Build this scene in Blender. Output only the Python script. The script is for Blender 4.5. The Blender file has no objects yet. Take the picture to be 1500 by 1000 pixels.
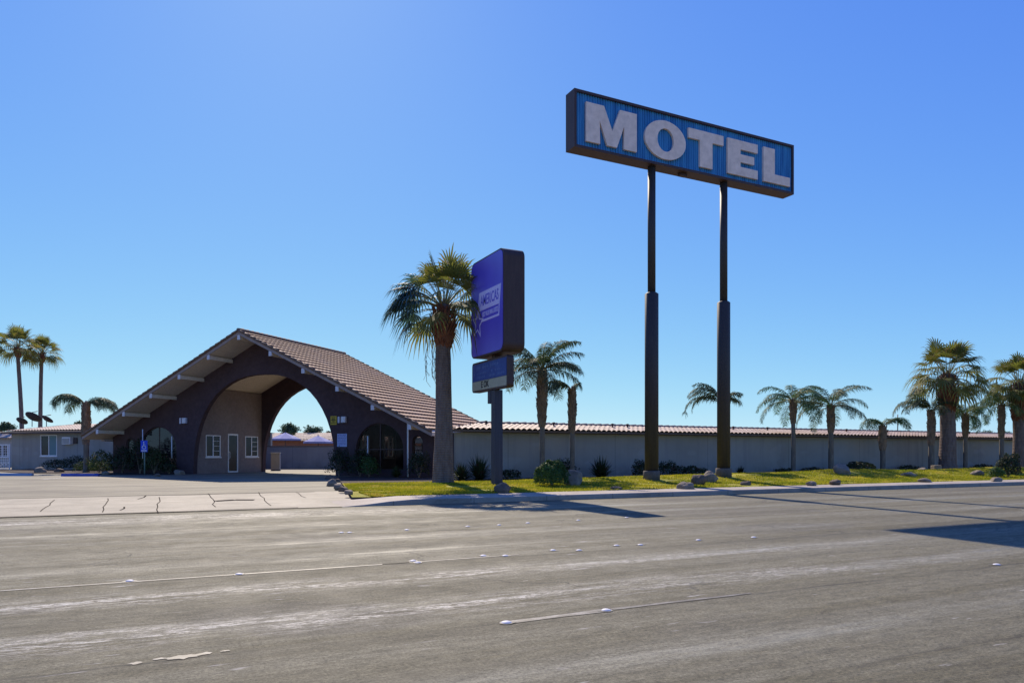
import bpy, bmesh, math, random
import numpy as np
from mathutils import Vector, Matrix, noise
random.seed(11); rng = np.random.default_rng(11)
R = math.radians; PI = math.pi
C = bpy.context.scene.collection

# ------------------------------------------------------------------ camera frame (calibration of the place)
F = 1068.0; YH = 665.0; TH = R(63.5); H = 1.4
cT, sT = math.cos(TH), math.sin(TH)
def c2w(X, Z): return (X*sT + Z*cT, -X*cT + Z*sT)
def G(px, py, z=0.0):                       # ground point of height z seen at a photo pixel
    Z = (H-z)*F/(py-YH); x, y = c2w((px-750)/F*Z, Z); return (x, y)
def L(px, p):                               # point on the line y = p seen in photo column px
    r = (px-750)/F; Z = p/(sT-cT*r); x, y = c2w(r*Z, Z); return x, Z
def Hz(py, Z): return H + (YH-py)*Z/F

# ------------------------------------------------------------------ tagging
def tag(o, label=None, cat=None, group=None, kind=None):
    if label: o['label'] = label
    if cat: o['category'] = cat
    if group: o['group'] = group
    if kind: o['kind'] = kind
    return o
def empty(name, loc=(0,0,0), rz=0, label=None, cat=None, group=None):
    o = bpy.data.objects.new(name, None); C.objects.link(o)
    o.location = loc; o.rotation_euler = (0,0,rz); o.empty_display_size = .2
    return tag(o, label, cat, group)
def copy_tree(o, parent=None):
    c = o.copy(); C.objects.link(c); c.parent = parent
    for ch in list(o.children): copy_tree(ch, c)
    return c

# ------------------------------------------------------------------ mesh builder
class MB:
    def __init__(s): s.v=[]; s.f=[]; s.sm=[]
    def add(s, vs, fs, smooth=False):
        n=len(s.v); s.v.extend([tuple(p) for p in vs]); s.f.extend([tuple(i+n for i in f) for f in fs]); s.sm.extend([smooth]*len(fs)); return s
    def box(s, a, b, m=None):
        (x0,y0,z0),(x1,y1,z1)=a,b
        vs=[Vector(p) for p in ((x0,y0,z0),(x1,y0,z0),(x1,y1,z0),(x0,y1,z0),(x0,y0,z1),(x1,y0,z1),(x1,y1,z1),(x0,y1,z1))]
        if m: vs=[m@p for p in vs]
        return s.add(vs,[(0,3,2,1),(4,5,6,7),(0,1,5,4),(1,2,6,5),(2,3,7,6),(3,0,4,7)])
    def bevbox(s, a, b, r=.02):
        bm=bmesh.new(); bmesh.ops.create_cube(bm,size=1)
        for v in bm.verts:
            v.co=Vector([(a[i]+b[i])/2+v.co[i]*(b[i]-a[i]) for i in range(3)])
        bmesh.ops.bevel(bm,geom=bm.edges[:],offset=r,segments=2,affect='EDGES',profile=.5)
        return s.bm(bm)
    def bm(s, bm, smooth=False):
        bm.verts.index_update(); s.add([v.co.copy() for v in bm.verts],[[v.index for v in f.verts] for f in bm.faces],smooth); bm.free(); return s
    def tube(s, pts, rad, n=8, cap=True):
        pts=[Vector(p) for p in pts]; rad=rad if isinstance(rad,(list,tuple)) else [rad]*len(pts)
        vs=[]; fs=[]; prev=None
        for i,p in enumerate(pts):
            d=(pts[min(i+1,len(pts)-1)]-pts[max(i-1,0)]).normalized()
            u=Vector((1,0,0)) if prev is None and abs(d.x)<.9 else (Vector((0,1,0)) if prev is None else prev)
            u=(u-d*u.dot(d)).normalized(); prev=u; w=d.cross(u)
            for k in range(n):
                a=2*PI*k/n; vs.append(p+(u*math.cos(a)+w*math.sin(a))*rad[i])
        for i in range(len(pts)-1):
            for k in range(n):
                a=i*n+k; b=i*n+(k+1)%n; fs.append((a,b,b+n,a+n))
        if cap: fs.append(tuple(range(n))[::-1]); fs.append(tuple(range((len(pts)-1)*n,len(pts)*n)))
        return s.add(vs,fs,True)
    def plate(s, outer, holes=(), t=.1, y=0.0, m=None):      # polygon in x,z extruded along y from y to y+t
        cu=bpy.data.curves.new('tmp','CURVE'); cu.dimensions='2D'; cu.fill_mode='BOTH'; cu.extrude=t/2
        for poly in [outer]+list(holes):
            sp=cu.splines.new('POLY'); sp.points.add(len(poly)-1); sp.use_cyclic_u=True
            for q,(a,b) in zip(sp.points,poly): q.co=(a,b,0,1)
        ob=bpy.data.objects.new('tmp',cu); C.objects.link(ob)
        me=bpy.data.meshes.new_from_object(ob)
        vs=[Vector((v.co.x, y+t/2+v.co.z, v.co.y)) for v in me.vertices]
        if m: vs=[m@p for p in vs]
        s.add(vs,[list(p.vertices) for p in me.polygons])
        bpy.data.objects.remove(ob); bpy.data.curves.remove(cu); bpy.data.meshes.remove(me); return s
    def text(s, txt, size, cx, cz, y=0, t=.01, w=None, m=None, align='CENTER', bold=0.0):
        cu=bpy.data.curves.new('tmp','FONT'); cu.body=txt; cu.size=size; cu.extrude=t/2; cu.align_x=align; cu.align_y='CENTER'; cu.offset=bold; cu.resolution_u=3
        ob=bpy.data.objects.new('tmp',cu); C.objects.link(ob)
        me=bpy.data.meshes.new_from_object(ob)
        xs=[v.co.x for v in me.vertices]; k=1.0
        if w: k=w/(max(xs)-min(xs))
        vs=[Vector((cx+v.co.x*k, y+v.co.z, cz+v.co.y)) for v in me.vertices]
        if m: vs=[m@p for p in vs]
        s.add(vs,[list(p.vertices) for p in me.polygons])
        bpy.data.objects.remove(ob); bpy.data.curves.remove(cu); bpy.data.meshes.remove(me); return s
    def build(s, name, mat, parent=None, loc=None):
        me=bpy.data.meshes.new(name); me.from_pydata(s.v,[],s.f)
        if any(s.sm): me.polygons.foreach_set('use_smooth', s.sm)
        me.materials.append(mat); me.update()
        o=bpy.data.objects.new(name,me); C.objects.link(o)
        if parent: o.parent=parent
        if loc: o.location=loc
        return o
def np_mesh(name, V, Fq, mat, parent=None, smooth=False):
    me=bpy.data.meshes.new(name); n=Fq.shape[1]
    me.vertices.add(len(V)); me.vertices.foreach_set('co', V.astype(np.float32).ravel())
    me.loops.add(Fq.size); me.loops.foreach_set('vertex_index', Fq.astype(np.int32).ravel())
    me.polygons.add(len(Fq)); me.polygons.foreach_set('loop_start', (np.arange(len(Fq))*n).astype(np.int32))
    me.update(calc_edges=True); me.validate(); me.polygons.foreach_set('use_smooth', np.full(len(me.polygons),bool(smooth))); me.materials.append(mat)
    o=bpy.data.objects.new(name,me); C.objects.link(o)
    if parent: o.parent=parent
    return o

# ------------------------------------------------------------------ materials
class NT:
    def __init__(s,name):
        s.m=bpy.data.materials.new(name); s.m.use_nodes=True; s.t=s.m.node_tree; s.b=s.t.nodes['Principled BSDF']; s.out=s.t.nodes['Material Output']
        s.co=s.n('ShaderNodeTexCoord').outputs['Object']
    def n(s,ty,**k):
        x=s.t.nodes.new(ty)
        for a,v in k.items(): setattr(x,a,v)
        return x
    def l(s,a,b): s.t.links.new(a,b)
    def map(s,sc,rot=(0,0,0),src=None):
        m=s.n('ShaderNodeMapping'); m.inputs['Scale'].default_value=sc; m.inputs['Rotation'].default_value=rot; s.l(src or s.co,m.inputs['Vector']); return m.outputs[0]
    def noise(s,scale,detail=4,rough=.55,vec=None,dist=0):
        x=s.n('ShaderNodeTexNoise'); x.inputs['Scale'].default_value=scale; x.inputs['Detail'].default_value=detail; x.inputs['Roughness'].default_value=rough; x.inputs['Distortion'].default_value=dist
        s.l(vec or s.co,x.inputs['Vector']); return x.outputs['Fac']
    def rng(s,f,a,b,c=0,d=1,cl=True):
        x=s.n('ShaderNodeMapRange'); x.clamp=cl
        for i,v in enumerate((a,b,c,d)): x.inputs[i+1].default_value=v
        s.l(f,x.inputs[0]); return x.outputs[0]
    def math(s,op,a,b=None,c=None):
        x=s.n('ShaderNodeMath',operation=op)
        for i,v in enumerate((a,b,c)):
            if v is None: continue
            if isinstance(v,(int,float)): x.inputs[i].default_value=v
            else: s.l(v,x.inputs[i])
        return x.outputs[0]
    def mix(s,f,a,b,bt='MIX'):
        x=s.n('ShaderNodeMix',data_type='RGBA',blend_type=bt)
        for sock,v in ((x.inputs[0],f),(x.inputs[6],a),(x.inputs[7],b)):
            if isinstance(v,(int,float)): sock.default_value=v
            elif isinstance(v,tuple): sock.default_value=(*v,1)
            else: s.l(v,sock)
        return x.outputs[2]
    def bump(s,h,st=.3,d=.02,prev=None):
        x=s.n('ShaderNodeBump'); x.inputs['Strength'].default_value=st; x.inputs['Distance'].default_value=d; s.l(h,x.inputs['Height'])
        if prev: s.l(prev,x.inputs['Normal'])
        s.l(x.outputs[0],s.b.inputs['Normal']); return x.outputs[0]
    def col(s,c):
        if isinstance(c,tuple): s.b.inputs['Base Color'].default_value=(*c,1)
        else: s.l(c,s.b.inputs['Base Color'])
    def set(s,rough=None,metal=None,spec=None):
        if rough is not None:
            if isinstance(rough,(int,float)): s.b.inputs['Roughness'].default_value=rough
            else: s.l(rough,s.b.inputs['Roughness'])
        if metal is not None: s.b.inputs['Metallic'].default_value=metal
        if spec is not None: s.b.inputs['Specular IOR Level'].default_value=spec
        return s
def mottle(name,c1,c2,scale=3,rough=.8,bump=.0,bs=40,metal=0,spec=.3,streak=None,bd=.01):
    t=NT(name); v=t.map(streak) if streak else t.co
    f=t.rng(t.noise(scale,6,.6,v),.3,.7); c=t.mix(f,c1,c2)
    g=t.rng(t.noise(scale*9,3,.6),.3,.7,.86,1.12); c=t.mix(1.0,c,g,'MULTIPLY')
    t.col(c); t.set(rough,metal,spec)
    if bump: t.bump(t.noise(bs,4,.6),bump,bd)
    return t.m
M={}
t=NT('stucco_grey'); c=t.mix(t.rng(t.noise(.35,6,.65),.32,.68),(.30,.28,.245),(.37,.345,.305)); st=t.noise(1.0,6,.7,t.map((2.2,2.2,.12)))
c=t.mix(t.rng(st,.5,.72,0,.55),c,(.22,.205,.205)); sx=t.n('ShaderNodeSeparateXYZ'); t.l(t.co,sx.inputs[0])
dz=t.math('MULTIPLY',t.rng(sx.outputs[2],.0,.75,1,0),t.rng(t.noise(1.7,5,.7),.4,.62)); c=t.mix(t.math('MULTIPLY',dz,.6),c,(.19,.16,.13))      # splash stains at the foot
c=t.mix(t.rng(t.noise(.9,2,.4,t.map((.6,1,1.1))),.60,.615,0,.25),c,(.42,.40,.37))                                                      # patched paint
fr=t.math('FRACT',t.math('DIVIDE',sx.outputs[0],6.1)); d=t.math('ABSOLUTE',t.math('SUBTRACT',fr,.5)); c=t.mix(t.rng(d,0,.004,.6,0),c,(.09,.09,.10))
t.col(c); t.set(.95,0,.2); t.bump(t.noise(40,4,.65),.6,.012); M['stucco_grey']=t.m
M['stucco_dark']=mottle('stucco_dark',(.076,.048,.052),(.098,.064,.066),.6,.9,.5,50,bd=.01,spec=.15)
M['stucco_brown']=mottle('stucco_brown',(.24,.185,.17),(.29,.23,.205),.8,.95,.4,60)
M['soffit']=mottle('soffit_paint',(.72,.60,.48),(.78,.67,.55),1.2,.8,.15,8,streak=(6,.5,1))
M['beam_paint']=mottle('beam_paint',(.62,.60,.62),(.72,.70,.70),4,.6)
M['fascia']=mottle('fascia_paint',(.30,.23,.20),(.38,.30,.26),3,.7)
M['eave_board']=mottle('shadow_brown_eave_board',(.12,.085,.065),(.17,.125,.10),3,.8)  # brown toned dark to paint in the shadow line along the eaves
M['crack']=mottle('dark_crack_filler',(.04,.035,.03),(.07,.06,.05),6,1.0,spec=0)
M['white_frame']=mottle('white_frame_paint',(.84,.80,.76),(.88,.84,.80),4,.5)
M['white_pipe']=mottle('white_pipe_paint',(.72,.72,.74),(.8,.8,.8),4,.5)
M['bronze']=mottle('dark_bronze_metal',(.062,.036,.032),(.085,.050,.042),2.5,.55,metal=.2,spec=.4,streak=(4,4,.5))
M['pole_metal']=mottle('painted_pole_metal',(.036,.030,.027),(.055,.046,.04),1.5,.6,spec=.4,streak=(6,6,.4))
M['slate_metal']=mottle('slate_pole_paint',(.035,.034,.05),(.055,.052,.072),2,.5,spec=.4,streak=(8,8,.3))
M['concrete']=mottle('weathered_concrete',(.10,.088,.076),(.17,.15,.13),3,.9,.4,30)
M['dark_plastic']=mottle('dark_mesh_plastic',(.03,.025,.03),(.05,.04,.05),5,.6)
M['beige_wall']=mottle('beige_render',(.45,.39,.33),(.52,.45,.38),.8,.9,.2,40)
M['rust_wood']=mottle('rust_stained_wood',(.32,.11,.05),(.4,.16,.08),2,.8)
M['blue_paint']=mottle('blue_curb_paint',(.02,.06,.30),(.03,.09,.42),5,.6,.3,30)
M['paleblue_paint']=mottle('faded_blue_paint',(.16,.27,.42),(.22,.34,.5),5,.7,.3,30)
M['green_post']=mottle('green_post_paint',(.16,.24,.2),(.22,.3,.25),6,.6)
M['white_paint']=mottle('worn_white_paint',(.5,.5,.48),(.72,.72,.7),8,.8,.3,60)
M['umbrella_cloth']=mottle('blue_grey_canvas',(.2,.22,.42),(.27,.29,.5),2,.85)
M['mulch']=mottle('planting_bed_soil',(.035,.025,.02),(.075,.05,.04),4,.95,.8,30,bd=.04)
M['cream_metal']=mottle('cream_cabinet_paint',(.42,.37,.32),(.5,.44,.38),2,.6)
M['rock']=mottle('boulder_stone',(.16,.13,.10),(.32,.265,.20),2.5,.9,.8,12,bd=.05)
M['rock_dark']=mottle('brown_boulder_stone',(.10,.075,.055),(.21,.155,.11),2.5,.9,.8,12,bd=.05)
M['yellow_sign']=mottle('yellow_sign_paint',(.55,.38,.03),(.62,.44,.05),6,.5)
M['black_paint']=mottle('black_sign_ink',(.015,.013,.012),(.03,.025,.022),6,.6)
M['white_sign']=mottle('white_blue_sign_face',(.42,.48,.72),(.5,.56,.78),6,.5)
M['ink_blue']=mottle('blue_sign_ink',(.12,.12,.32),(.18,.17,.4),6,.6)
M['lamp_white']=mottle('pale_lamp_housing',(.6,.58,.66),(.7,.68,.74),6,.3)
M['access_blue']=mottle('accessible_sign_blue',(.015,.06,.6),(.02,.08,.66),6,.4)
M['letter_white']=mottle('weathered_letter_white',(.86,.68,.54),(.90,.73,.60),.35,.6,spec=.3,streak=(3,1,.4))
M['lavender']=mottle('lavender_logo_vinyl',(.6,.55,.86),(.66,.6,.9),2,.4)
M['panel_blue']=mottle('faded_blue_panel',(.02,.05,.22),(.035,.085,.3),2,.5)
M['panel_text']=mottle('faded_panel_text',(.09,.15,.36),(.14,.21,.42),4,.6)
M['panel_cream']=mottle('yellowed_message_panel',(.36,.36,.26),(.42,.41,.30),1.5,.6)
# purple acrylic
t=NT('purple_sign_face'); f=t.rng(t.noise(.5,2,.5),.3,.7); t.col(t.mix(f,(.10,.07,.50),(.135,.10,.64))); t.set(.35,0,.4); M['purple']=t.m
# ribbed blue sign panel
t=NT('ribbed_blue_panel'); f=t.noise(.9,5,.6,t.map((5,1,.4))); c=t.mix(t.rng(f,.38,.62),(.025,.17,.40),(.06,.31,.58)); t.col(c); t.set(.45,0,.4); M['blue_rib']=t.m
# glass
t=NT('dark_window_glass'); t.col((.02,.02,.022)); t.set(.04,0,.6); t.b.inputs['Transmission Weight'].default_value=.0
mx=t.n('ShaderNodeMixShader'); tr=t.n('ShaderNodeBsdfTransparent'); tr.inputs[0].default_value=(.85,.82,.80,1)
fr=t.n('ShaderNodeFresnel'); fr.inputs[0].default_value=1.5; t.l(t.rng(fr.outputs[0],0,1,.04,.8),mx.inputs[0]); t.l(tr.outputs[0],mx.inputs[1]); t.l(t.b.outputs[0],mx.inputs[2]); t.l(mx.outputs[0],t.out.inputs[0]); M['glass']=t.m
t=NT('reflective_pane'); t.col(t.mix(t.rng(t.noise(1.3,2),.4,.6),(.015,.013,.014),(.03,.025,.025))); t.set(.1,0,.25); M['pane']=t.m
t=NT('curtain_cloth'); w=t.n('ShaderNodeTexWave'); w.inputs['Scale'].default_value=9; t.l(t.co,w.inputs[0]); t.col(t.mix(w.outputs['Fac'],(.12,.2,.2),(.22,.33,.33))); t.set(.9); M['curtain']=t.m
# tiles: cell colour variation
def tile_mat(name, c1, c2, c3, pu, pv, rg_=.5, lap=(.14,.6)):
    t=NT(name); sx=t.n('ShaderNodeSeparateXYZ'); uv=t.n('ShaderNodeUVMap'); t.l(uv.outputs[0],sx.inputs[0])
    a=t.math('FLOOR',t.math('DIVIDE',sx.outputs[0],pu)); b=t.math('FLOOR',t.math('DIVIDE',sx.outputs[1],pv))
    cb=t.n('ShaderNodeCombineXYZ'); t.l(a,cb.inputs[0]); t.l(b,cb.inputs[1]); wn=t.n('ShaderNodeTexWhiteNoise'); t.l(cb.outputs[0],wn.inputs[0])
    c=t.mix(wn.outputs[0],c1,c2); c=t.mix(t.rng(t.noise(.7,5,.65),.45,.75),c,c3)
    g=t.rng(t.noise(14,4,.6),.3,.7,.8,1.15); c=t.mix(1.0,c,g,'MULTIPLY')
    fv=t.math('FRACT',t.math('DIVIDE',sx.outputs[1],pv)); ed=t.rng(fv,lap[0]*.5,lap[0],lap[1],1); c=t.mix(1.0,c,ed,'MULTIPLY')   # shade below each tile butt, painted into the colour at the laps
    t.col(c); t.set(rg_,0,.5); t.bump(t.noise(50,3),.3,.006); return t.m
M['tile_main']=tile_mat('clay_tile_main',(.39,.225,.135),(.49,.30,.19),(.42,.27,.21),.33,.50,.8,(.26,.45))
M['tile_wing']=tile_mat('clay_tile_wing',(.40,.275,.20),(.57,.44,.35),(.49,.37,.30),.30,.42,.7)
# foliage
def leaf_mat(name, c1, c2, c3=None, tr=.3, sc=1.5):
    t=NT(name); f=t.rng(t.noise(sc,3,.6),.32,.68); c=t.mix(f,c1,c2)
    if c3:
        g=t.rng(t.noise(sc*2.3,2,.6,t.map((1,1,1),(.5,.9,.1))),.56,.66); c=t.mix(g,c,c3)
    t.col(c); t.set(.62,0,.18)
    tl=t.n('ShaderNodeBsdfTranslucent'); t.l(t.mix(1.0,c,(1.0,1.0,.55),'MULTIPLY'),tl.inputs[0])
    mx=t.n('ShaderNodeMixShader'); mx.inputs[0].default_value=tr; t.l(t.b.outputs[0],mx.inputs[1]); t.l(tl.outputs[0],mx.inputs[2]); t.l(mx.outputs[0],t.out.inputs[0]); return t.m
M['fan_leaf']=leaf_mat('fan_palm_leaf',(.12,.135,.035),(.19,.195,.06),(.27,.19,.09),.45)
M['fan_leaf_blue']=leaf_mat('blue_green_palm_leaf',(.05,.11,.12),(.09,.16,.16),(.12,.15,.08),.3)
M['feather_leaf']=leaf_mat('feather_palm_leaf',(.05,.085,.05),(.09,.13,.075),(.14,.16,.07),.35)
M['feather_green']=leaf_mat('green_feather_palm_leaf',(.045,.11,.04),(.09,.16,.055),(.15,.18,.06),.35)
M['bush_leaf']=leaf_mat('round_bush_leaf',(.045,.095,.025),(.085,.15,.045),None,.25,4)
M['shrub_dark']=leaf_mat('dark_shrub_leaf',(.022,.04,.018),(.045,.065,.03),(.08,.04,.025),.2,2)
M['shrub_mid']=leaf_mat('shrub_leaf',(.04,.07,.025),(.08,.11,.04),(.14,.09,.05),.25,2)
M['tree_far']=leaf_mat('distant_tree_leaf',(.05,.09,.05),(.08,.13,.07),None,.2,.5)
def bark(name,c1,c2,ring=7,bd=.03):
    t=NT(name); w=t.n('ShaderNodeTexWave',bands_direction='Z'); w.inputs['Scale'].default_value=ring/6.28*3; w.inputs['Distortion'].default_value=2.5; w.inputs['Detail'].default_value=3; w.inputs['Detail Scale'].default_value=3; t.l(t.co,w.inputs[0])
    n=t.noise(3,6,.65,t.map((3,3,.7))); c=t.mix(t.rng(n,.3,.7),c1,c2); c=t.mix(t.rng(w.outputs['Fac'],0,.25,.35,0),c,(c1[0]*.55,c1[1]*.55,c1[2]*.55)); t.col(c); t.set(.95,0,.1)
    b=t.bump(w.outputs['Fac'],.5,bd); t.bump(t.noise(22,4,.7,t.map((2,2,.5))),.6,.02,b); return t.m
M['trunk_fan']=bark('fan_palm_trunk_bark',(.13,.095,.08),(.24,.19,.165))
M['trunk_feather']=bark('feather_palm_trunk_bark',(.13,.11,.09),(.24,.21,.17),10,.015)
M['boot']=mottle('dry_leaf_base_fibre',(.14,.05,.03),(.27,.12,.07),3,.95,.6,20,bd=.03)
M['boot_grey']=mottle('grey_leaf_base_fibre',(.16,.11,.07),(.3,.22,.15),3,.95,.6,20,bd=.03)
M['petiole']=mottle('leaf_stalk',(.2,.2,.07),(.3,.27,.11),3,.6)
M['dry_stalk']=mottle('dry_stalk',(.24,.18,.12),(.34,.26,.18),3,.9)

# ground materials
def asphalt():
    t=NT('aged_asphalt'); sx=t.n('ShaderNodeSeparateXYZ'); t.l(t.co,sx.inputs[0]); X,Y=sx.outputs[0],sx.outputs[1]
    warp=t.math('MULTIPLY_ADD',t.noise(.12,3,.5),.9,-.45); Yw=t.math('ADD',Y,warp)
    big=t.rng(t.noise(.16,5,.6,t.map((.35,1,1))),.35,.65)
    c=t.mix(big,(.090,.079,.045),(.128,.115,.068))
    st=t.noise(1.1,7,.68,t.map((.06,1.7,1)))                      # long streaks from traffic
    c=t.mix(t.rng(st,.42,.66,0,.75),c,(.195,.183,.130))
    st2=t.noise(.8,6,.6,t.map((.05,1.1,1),(0,0,.02)))
    c=t.mix(t.rng(st2,.5,.68,0,.6),c,(.062,.055,.036))
    pt=t.rng(t.noise(.23,2,.4,t.map((.5,1,1),(0,0,0))),.585,.60); c=t.mix(t.math('MULTIPLY',pt,.35),c,(.07,.065,.058))
    # wheel tracks
    def band(src,c0,w,amp=1):
        d=t.math('ABSOLUTE',t.math('SUBTRACT',src,c0)); return t.rng(d,0,w,amp,0)
    tr=None
    for c0,w in ((2.2,.55),(4.1,.5),(6.35,.42),(7.95,.42),(10.2,.5),(11.9,.5),(14.6,.6),(16.6,.7)):
        b=band(Yw,c0,w); tr=b if tr is None else t.math('MAXIMUM',tr,b)
    brk=t.rng(t.noise(.5,6,.7,t.map((.22,1.4,1))),.38,.6)
    trm=t.math('MULTIPLY',tr,brk)
    c=t.mix(t.math('MULTIPLY',trm,.55),c,(.22,.212,.16))
    wl_=t.math('MAXIMUM',band(Yw,6.35,.5),t.math('MAXIMUM',band(Yw,7.95,.4),band(Yw,17.6,1.2)))      # sun glare painted as pale patches on the polished wheel tracks past the driveway
    ck_=t.rng(t.noise(2.2,7,.75,t.map((.3,2.4,1))),.45,.57)
    pol=t.math('MULTIPLY',t.math('MULTIPLY',wl_,ck_),t.math('MULTIPLY',t.rng(X,3,14,1,0),t.rng(t.noise(16,4,.7,t.map((.5,1.6,1))),.42,.56))); c=t.mix(t.math('MULTIPLY',pol,.8),c,(.50,.475,.43))  # pale colour is painted sun glare; pol also lowers roughness on the polished tracks
    # aggregate
    ag=t.noise(34,6,.92); c=t.mix(1.0,c,t.rng(ag,.36,.64,.30,1.70),'MULTIPLY')
    ag2=t.noise(9,5,.75,t.map((.55,1.2,1))); c=t.mix(1.0,c,t.rng(ag2,.32,.68,.66,1.34),'MULTIPLY')
    # pale scuffs
    sp=t.noise(3.3,4,.62,t.map((.42,2.6,1))); c=t.mix(t.rng(sp,.66,.70,0,.8),c,(.38,.36,.32))
    # seams along the lanes
    sm=None
    for c0,w in ((5.46,.035),(8.93,.03),(13.08,.03),(3.3,.03)):
        b=band(t.math('ADD',Y,t.math('MULTIPLY_ADD',t.noise(.8,4,.6),.22,-.11)),c0,w); sm=b if sm is None else t.math('MAXIMUM',sm,b)
    c=t.mix(t.math('MULTIPLY',t.math('MULTIPLY',sm,t.rng(t.noise(.35,2),.4,.6)),.85),c,(.03,.027,.024))
    # cracks
    vo=t.n('ShaderNodeTexVoronoi',feature='DISTANCE_TO_EDGE'); vo.inputs['Scale'].default_value=.21
    wv=t.n('ShaderNodeVectorMath',operation='ADD'); nz=t.n('ShaderNodeTexNoise'); nz.inputs['Scale'].default_value=1.7; nz.inputs['Detail'].default_value=6; t.l(t.co,nz.inputs[0])
    t.l(t.co,wv.inputs[0]); t.l(nz.outputs['Color'],wv.inputs[1]); t.l(wv.outputs[0],vo.inputs[0])
    ck=t.math('MULTIPLY',t.rng(vo.outputs[0],0,.007,1,0),t.rng(t.noise(.33,3),.46,.56)); c=t.mix(t.math('MULTIPLY',ck,.8),c,(.03,.027,.024))
    t.col(c)
    gl=t.rng(t.noise(1.3,7,.72,t.map((.16,2.2,1))),.46,.60); ro=t.math('SUBTRACT',t.rng(t.noise(2,5,.6),.3,.7,.72,.86),t.math('MULTIPLY',t.math('MAXIMUM',t.math('MULTIPLY',trm,gl),pol),.42)); t.set(ro,0,.3)
    b=t.bump(ag,.8,.012); t.bump(ag2,.5,.015,b); return t.m
M['asphalt']=asphalt()
def lot():
    t=NT('parking_lot_asphalt'); st=t.noise(1.2,7,.7,t.map((.14,1.1,1)))
    c=t.mix(t.rng(st,.40,.60),(.128,.115,.08),(.245,.222,.155)); c=t.mix(1.0,c,t.rng(t.noise(60,4,.7),.3,.7,.72,1.28),'MULTIPLY')
    c=t.mix(t.rng(t.noise(.35,4,.6),.5,.62,0,.5),c,(.11,.095,.075)); t.col(c); t.set(.8,0,.3); t.bump(t.noise(60,4,.7),.4,.008); return t.m
M['lot']=lot()
def conc(name,c1,c2,joint=3.0):
    t=NT(name); c=t.mix(t.rng(t.noise(.7,7,.65),.32,.68),c1,c2); c=t.mix(1.0,c,t.rng(t.noise(30,4,.7),.3,.7,.82,1.15),'MULTIPLY')
    c=t.mix(t.rng(t.noise(1.6,5,.7,t.map((.5,1.5,1))),.52,.68,0,.6),c,(.17,.145,.11)); c=t.mix(t.rng(t.noise(4.5,5,.7),.62,.7,0,.5),c,(.12,.10,.08))
    if joint:
        sx=t.n('ShaderNodeSeparateXYZ'); t.l(t.co,sx.inputs[0]); fr=t.math('FRACT',t.math('DIVIDE',sx.outputs[0],joint)); d=t.math('ABSOLUTE',t.math('SUBTRACT',fr,.5))
        c=t.mix(t.rng(d,0,.008,.8,0),c,(.09,.08,.07))
    t.col(c); t.set(.8,0,.3); t.bump(t.noise(45,4,.6),.3,.005); return t.m
M['sidewalk']=conc('sidewalk_concrete',(.30,.26,.215),(.42,.365,.305),2.4)
M['apron']=conc('driveway_apron_concrete',(.28,.25,.185),(.42,.375,.275),0)
M['dirt']=mottle('dry_ground',(.2,.16,.12),(.3,.25,.19),.2,.95,.3,10)
def lawn():
    t=NT('lawn_turf'); c=t.mix(t.rng(t.noise(.45,4,.6),.38,.62),(.15,.19,.02),(.40,.35,.035)); c=t.mix(t.rng(t.noise(5,4,.7),.35,.7,0,.5),c,(.46,.38,.07))
    c=t.mix(1.0,c,t.rng(t.noise(30,3,.7),.3,.7,.7,1.25),'MULTIPLY'); c=t.mix(t.rng(t.noise(.9,5,.7,t.map((1,1.6,1))),.60,.68,0,.8),c,(.17,.125,.07)); t.col(c); t.set(.9,0,.15); t.bump(t.noise(40,4,.7),.8,.03); return t.m
M['lawn']=lawn()
M['blade']=leaf_mat('grass_blade',(.15,.20,.022),(.42,.38,.04),(.46,.38,.09),.5,.45)

# ------------------------------------------------------------------ setting
def lotz(y): return float(np.interp(y,[19.3,20.0,24.6,30],[.012,.035,.15,.25]))
XS=np.linspace(-420,900,3)
prof=[(-900,-.06),(19.2,-.06),(20.6,.0),(24.6,.11),(30,.21),(6000,.21)]
V=[];Fq=[]
for x in (-3000,6000):
    for y,z in prof: V.append((x,y,z))
n=len(prof)
for i in range(n-1): Fq.append((i,n+i,n+i+1,i+1))
mb=MB().add(V,Fq); tag(mb.build('ground',M['dirt']),kind='structure')
mb=MB().add([(-260,-14,0),(420,-14,0),(420,19.3,0),(-260,19.3,0)],[(0,1,2,3)]); tag(mb.build('road',M['asphalt']),kind='structure')
AX,AY=G(515,727,.18); BX,BY=8.05,35.0
def xL(y): return AX+(BX-AX)*(y-AY)/(BY-AY)
# driveway apron (concrete) with its flared right end
def sheet(xa,xb,ya,yb,zf,nx,ny,name,mat,dz=0):
    V=[];Fq=[]
    for j in range(ny+1):
        y=ya+(yb-ya)*j/ny; a=xa(y) if callable(xa) else xa; b=xb(y) if callable(xb) else xb
        for i in range(nx+1):
            x=a+(b-a)*i/nx; V.append((x,y,zf(x,y)+dz))
    for j in range(ny):
        for i in range(nx):
            k=j*(nx+1)+i; Fq.append((k,k+1,k+nx+2,k+nx+1))
    o=np_mesh(name,np.array(V),np.array(Fq),mat,smooth=True); return tag(o,kind='structure')
sheet(-260,lambda y: 4.6 if y<20.95 else xL(y)+.0,19.3,24.55,lambda x,y:lotz(y),30,12,'driveway_apron',M['apron'],.004)
sheet(-260,lambda y: xL(min(y,34.9)),24.55,35.1,lambda x,y:lotz(y),30,12,'parking_lot',M['lot'])
sheet(-260,40,35.1,75,lambda x,y:.25,10,10,'motel_courtyard',M['lot'])
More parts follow.
